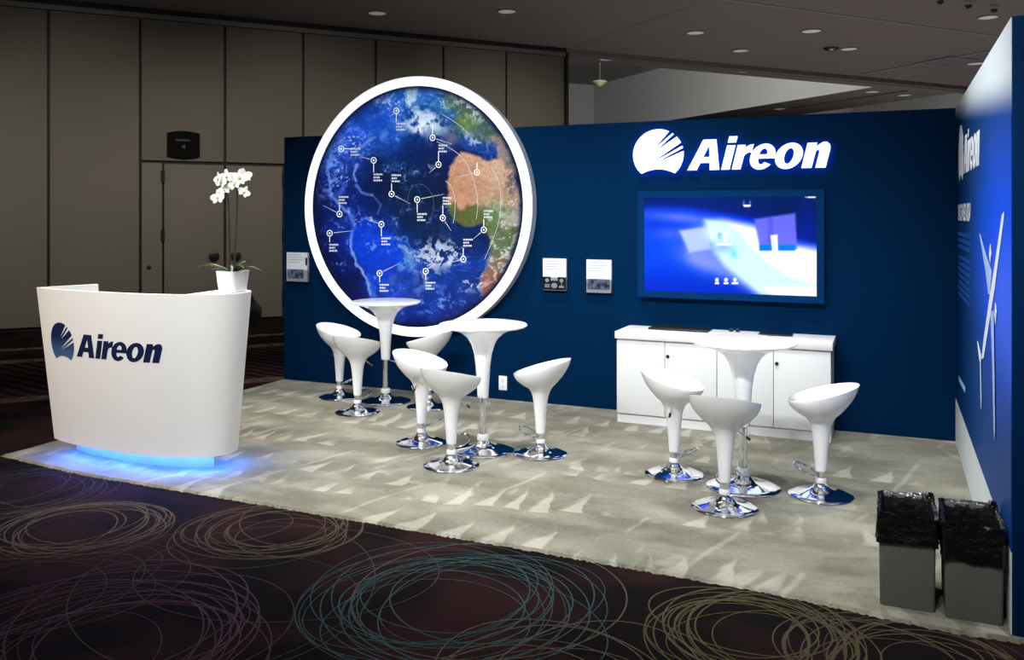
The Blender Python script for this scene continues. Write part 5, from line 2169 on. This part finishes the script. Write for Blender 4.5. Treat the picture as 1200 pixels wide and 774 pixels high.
# ================================================================== CAMERA
cam = bpy.data.cameras.new('camera')
cam.sensor_fit = 'HORIZONTAL'
cam.sensor_width = 36.0
cam.lens = 36.0 * F_PX / 1200
cam.shift_x = 0.0
cam.shift_y = -(387 - HORIZON) / 1200
cam.clip_end = 200
co = bpy.data.objects.new('camera', cam)
co.location = CAM
co.rotation_euler = (PI / 2, 0, YAW)
COL.objects.link(co)
SC.camera = co


# ================================================================== LIGHT
def spot(loc, target, watts, ang, blend=.6, col=(1, 1, 1), size=.06):
    l = bpy.data.lights.new('lamp', 'SPOT')
    l.energy = watts
    l.spot_size = math.radians(ang)
    l.spot_blend = blend
    l.shadow_soft_size = size
    l.color = col
    o = bpy.data.objects.new('lamp', l)
    o.location = loc
    d = Vector(target) - Vector(loc)
    o.rotation_euler = d.to_track_quat('-Z', 'Y').to_euler()
    COL.objects.link(o)
    return o


COOL = (.97, .99, 1.0)
for x, y, w in ((.6, -1.6, 330), (2.2, -1.3, 360), (3.9, -1.4, 400), (5.2, -1.8, 360), (1.3, -2.8, 230), (3.1, -2.9, 290), (4.8, -2.9, 300)):
    spot((x, y, 4.62), (x, y, 0), w, 74, .8, COOL, .05)
# lamps in front of the booth that light its faces
for x, tx, w in ((.9, 1.5, 240), (1.9, 2.2, 280), (2.8, 2.8, 340), (3.6, 3.4, 350), (4.4, 4.0, 350), (5.3, 4.6, 330)):
    spot((x, -6.4, 4.6), (tx, -1.5, .8), w, 54, .8, COOL, .045)
spot((.6, -6.6, 4.6), (1.1, -2.9, .55), 430, 30, .9, (1, .98, .95), .06)  # extra spot added to brighten the counter front
# added spots that brighten the side wall and the bins
spot((2.6, -3.6, 4.6), (6.0, -2.2, 1.5), 520, 42, .9, COOL, .08)
spot((5.0, -5.6, 4.6), (5.8, -2.9, .3), 330, 34, .9, COOL, .08)
# hall lamps, warm and dim, and cove lamps in the coffers
WARM = (1.0, .96, .90)
for s, t, w in ((-3.0, -4.6, 330), (0.2, -4.6, 360), (3.4, -4.4, 360), (7.0, -4.2, 380)):
    p = hp(s, t, 4.66)
    q = hp(s, t + 4.2, 0.9)
    spot(tuple(p), tuple(q), w, 92, 1.0, WARM, .1)
spot((-2.4, -4.2, 4.6), (.5, -2.8, .7), 900, 40, .9, (1.0, .80, .60), .1)
# unseen upward spots, added round the booth to brighten the dark ceiling
for x, y, w in ((2.0, 3.2, 90), (5.5, 5.5, 120), (9.0, 2.0, 120), (8.5, 10.0, 160), (2.5, 9.5, 110), (4.5, 15.0, 130), (8.5, 18.0, 130), (-3.5, -8.0, 110), (4.5, -10.0, 110), (10.0, -6.0, 110), (-9.5, -3.5, 60)):
    spot((x, y, .6), (x, y, 5), w, 150, .8, (1, .96, .95), .12)
for s, t, w in ((8.5, 2.6, 330), (11.2, 2.6, 330), (13.2, 2.6, 180), (23.4, 2.6, 300), (27.0, 2.6, 300)):
    l = bpy.data.lights.new('cove lamp', 'POINT')
    l.energy = w
    l.shadow_soft_size = .15
    o = bpy.data.objects.new('cove lamp', l)
    o.location = hp(s, t, HCEIL + 1.2)
    COL.objects.link(o)

w = bpy.data.worlds.new('hall ambience')
w.use_nodes = True
w.node_tree.nodes['Background'].inputs[0].default_value = (.95, .93, .95, 1)
w.node_tree.nodes['Background'].inputs[1].default_value = .20
SC.world = w

SC.view_settings.view_transform = 'Standard'
SC.view_settings.look = 'None'
SC.view_settings.gamma = 1.0
SC.view_settings.exposure = 0.0
SC.view_settings.use_curve_mapping = False
SC.cycles.use_denoising = True
SC.cycles.max_bounces = 8
SC.cycles.sample_clamp_indirect = 6.0
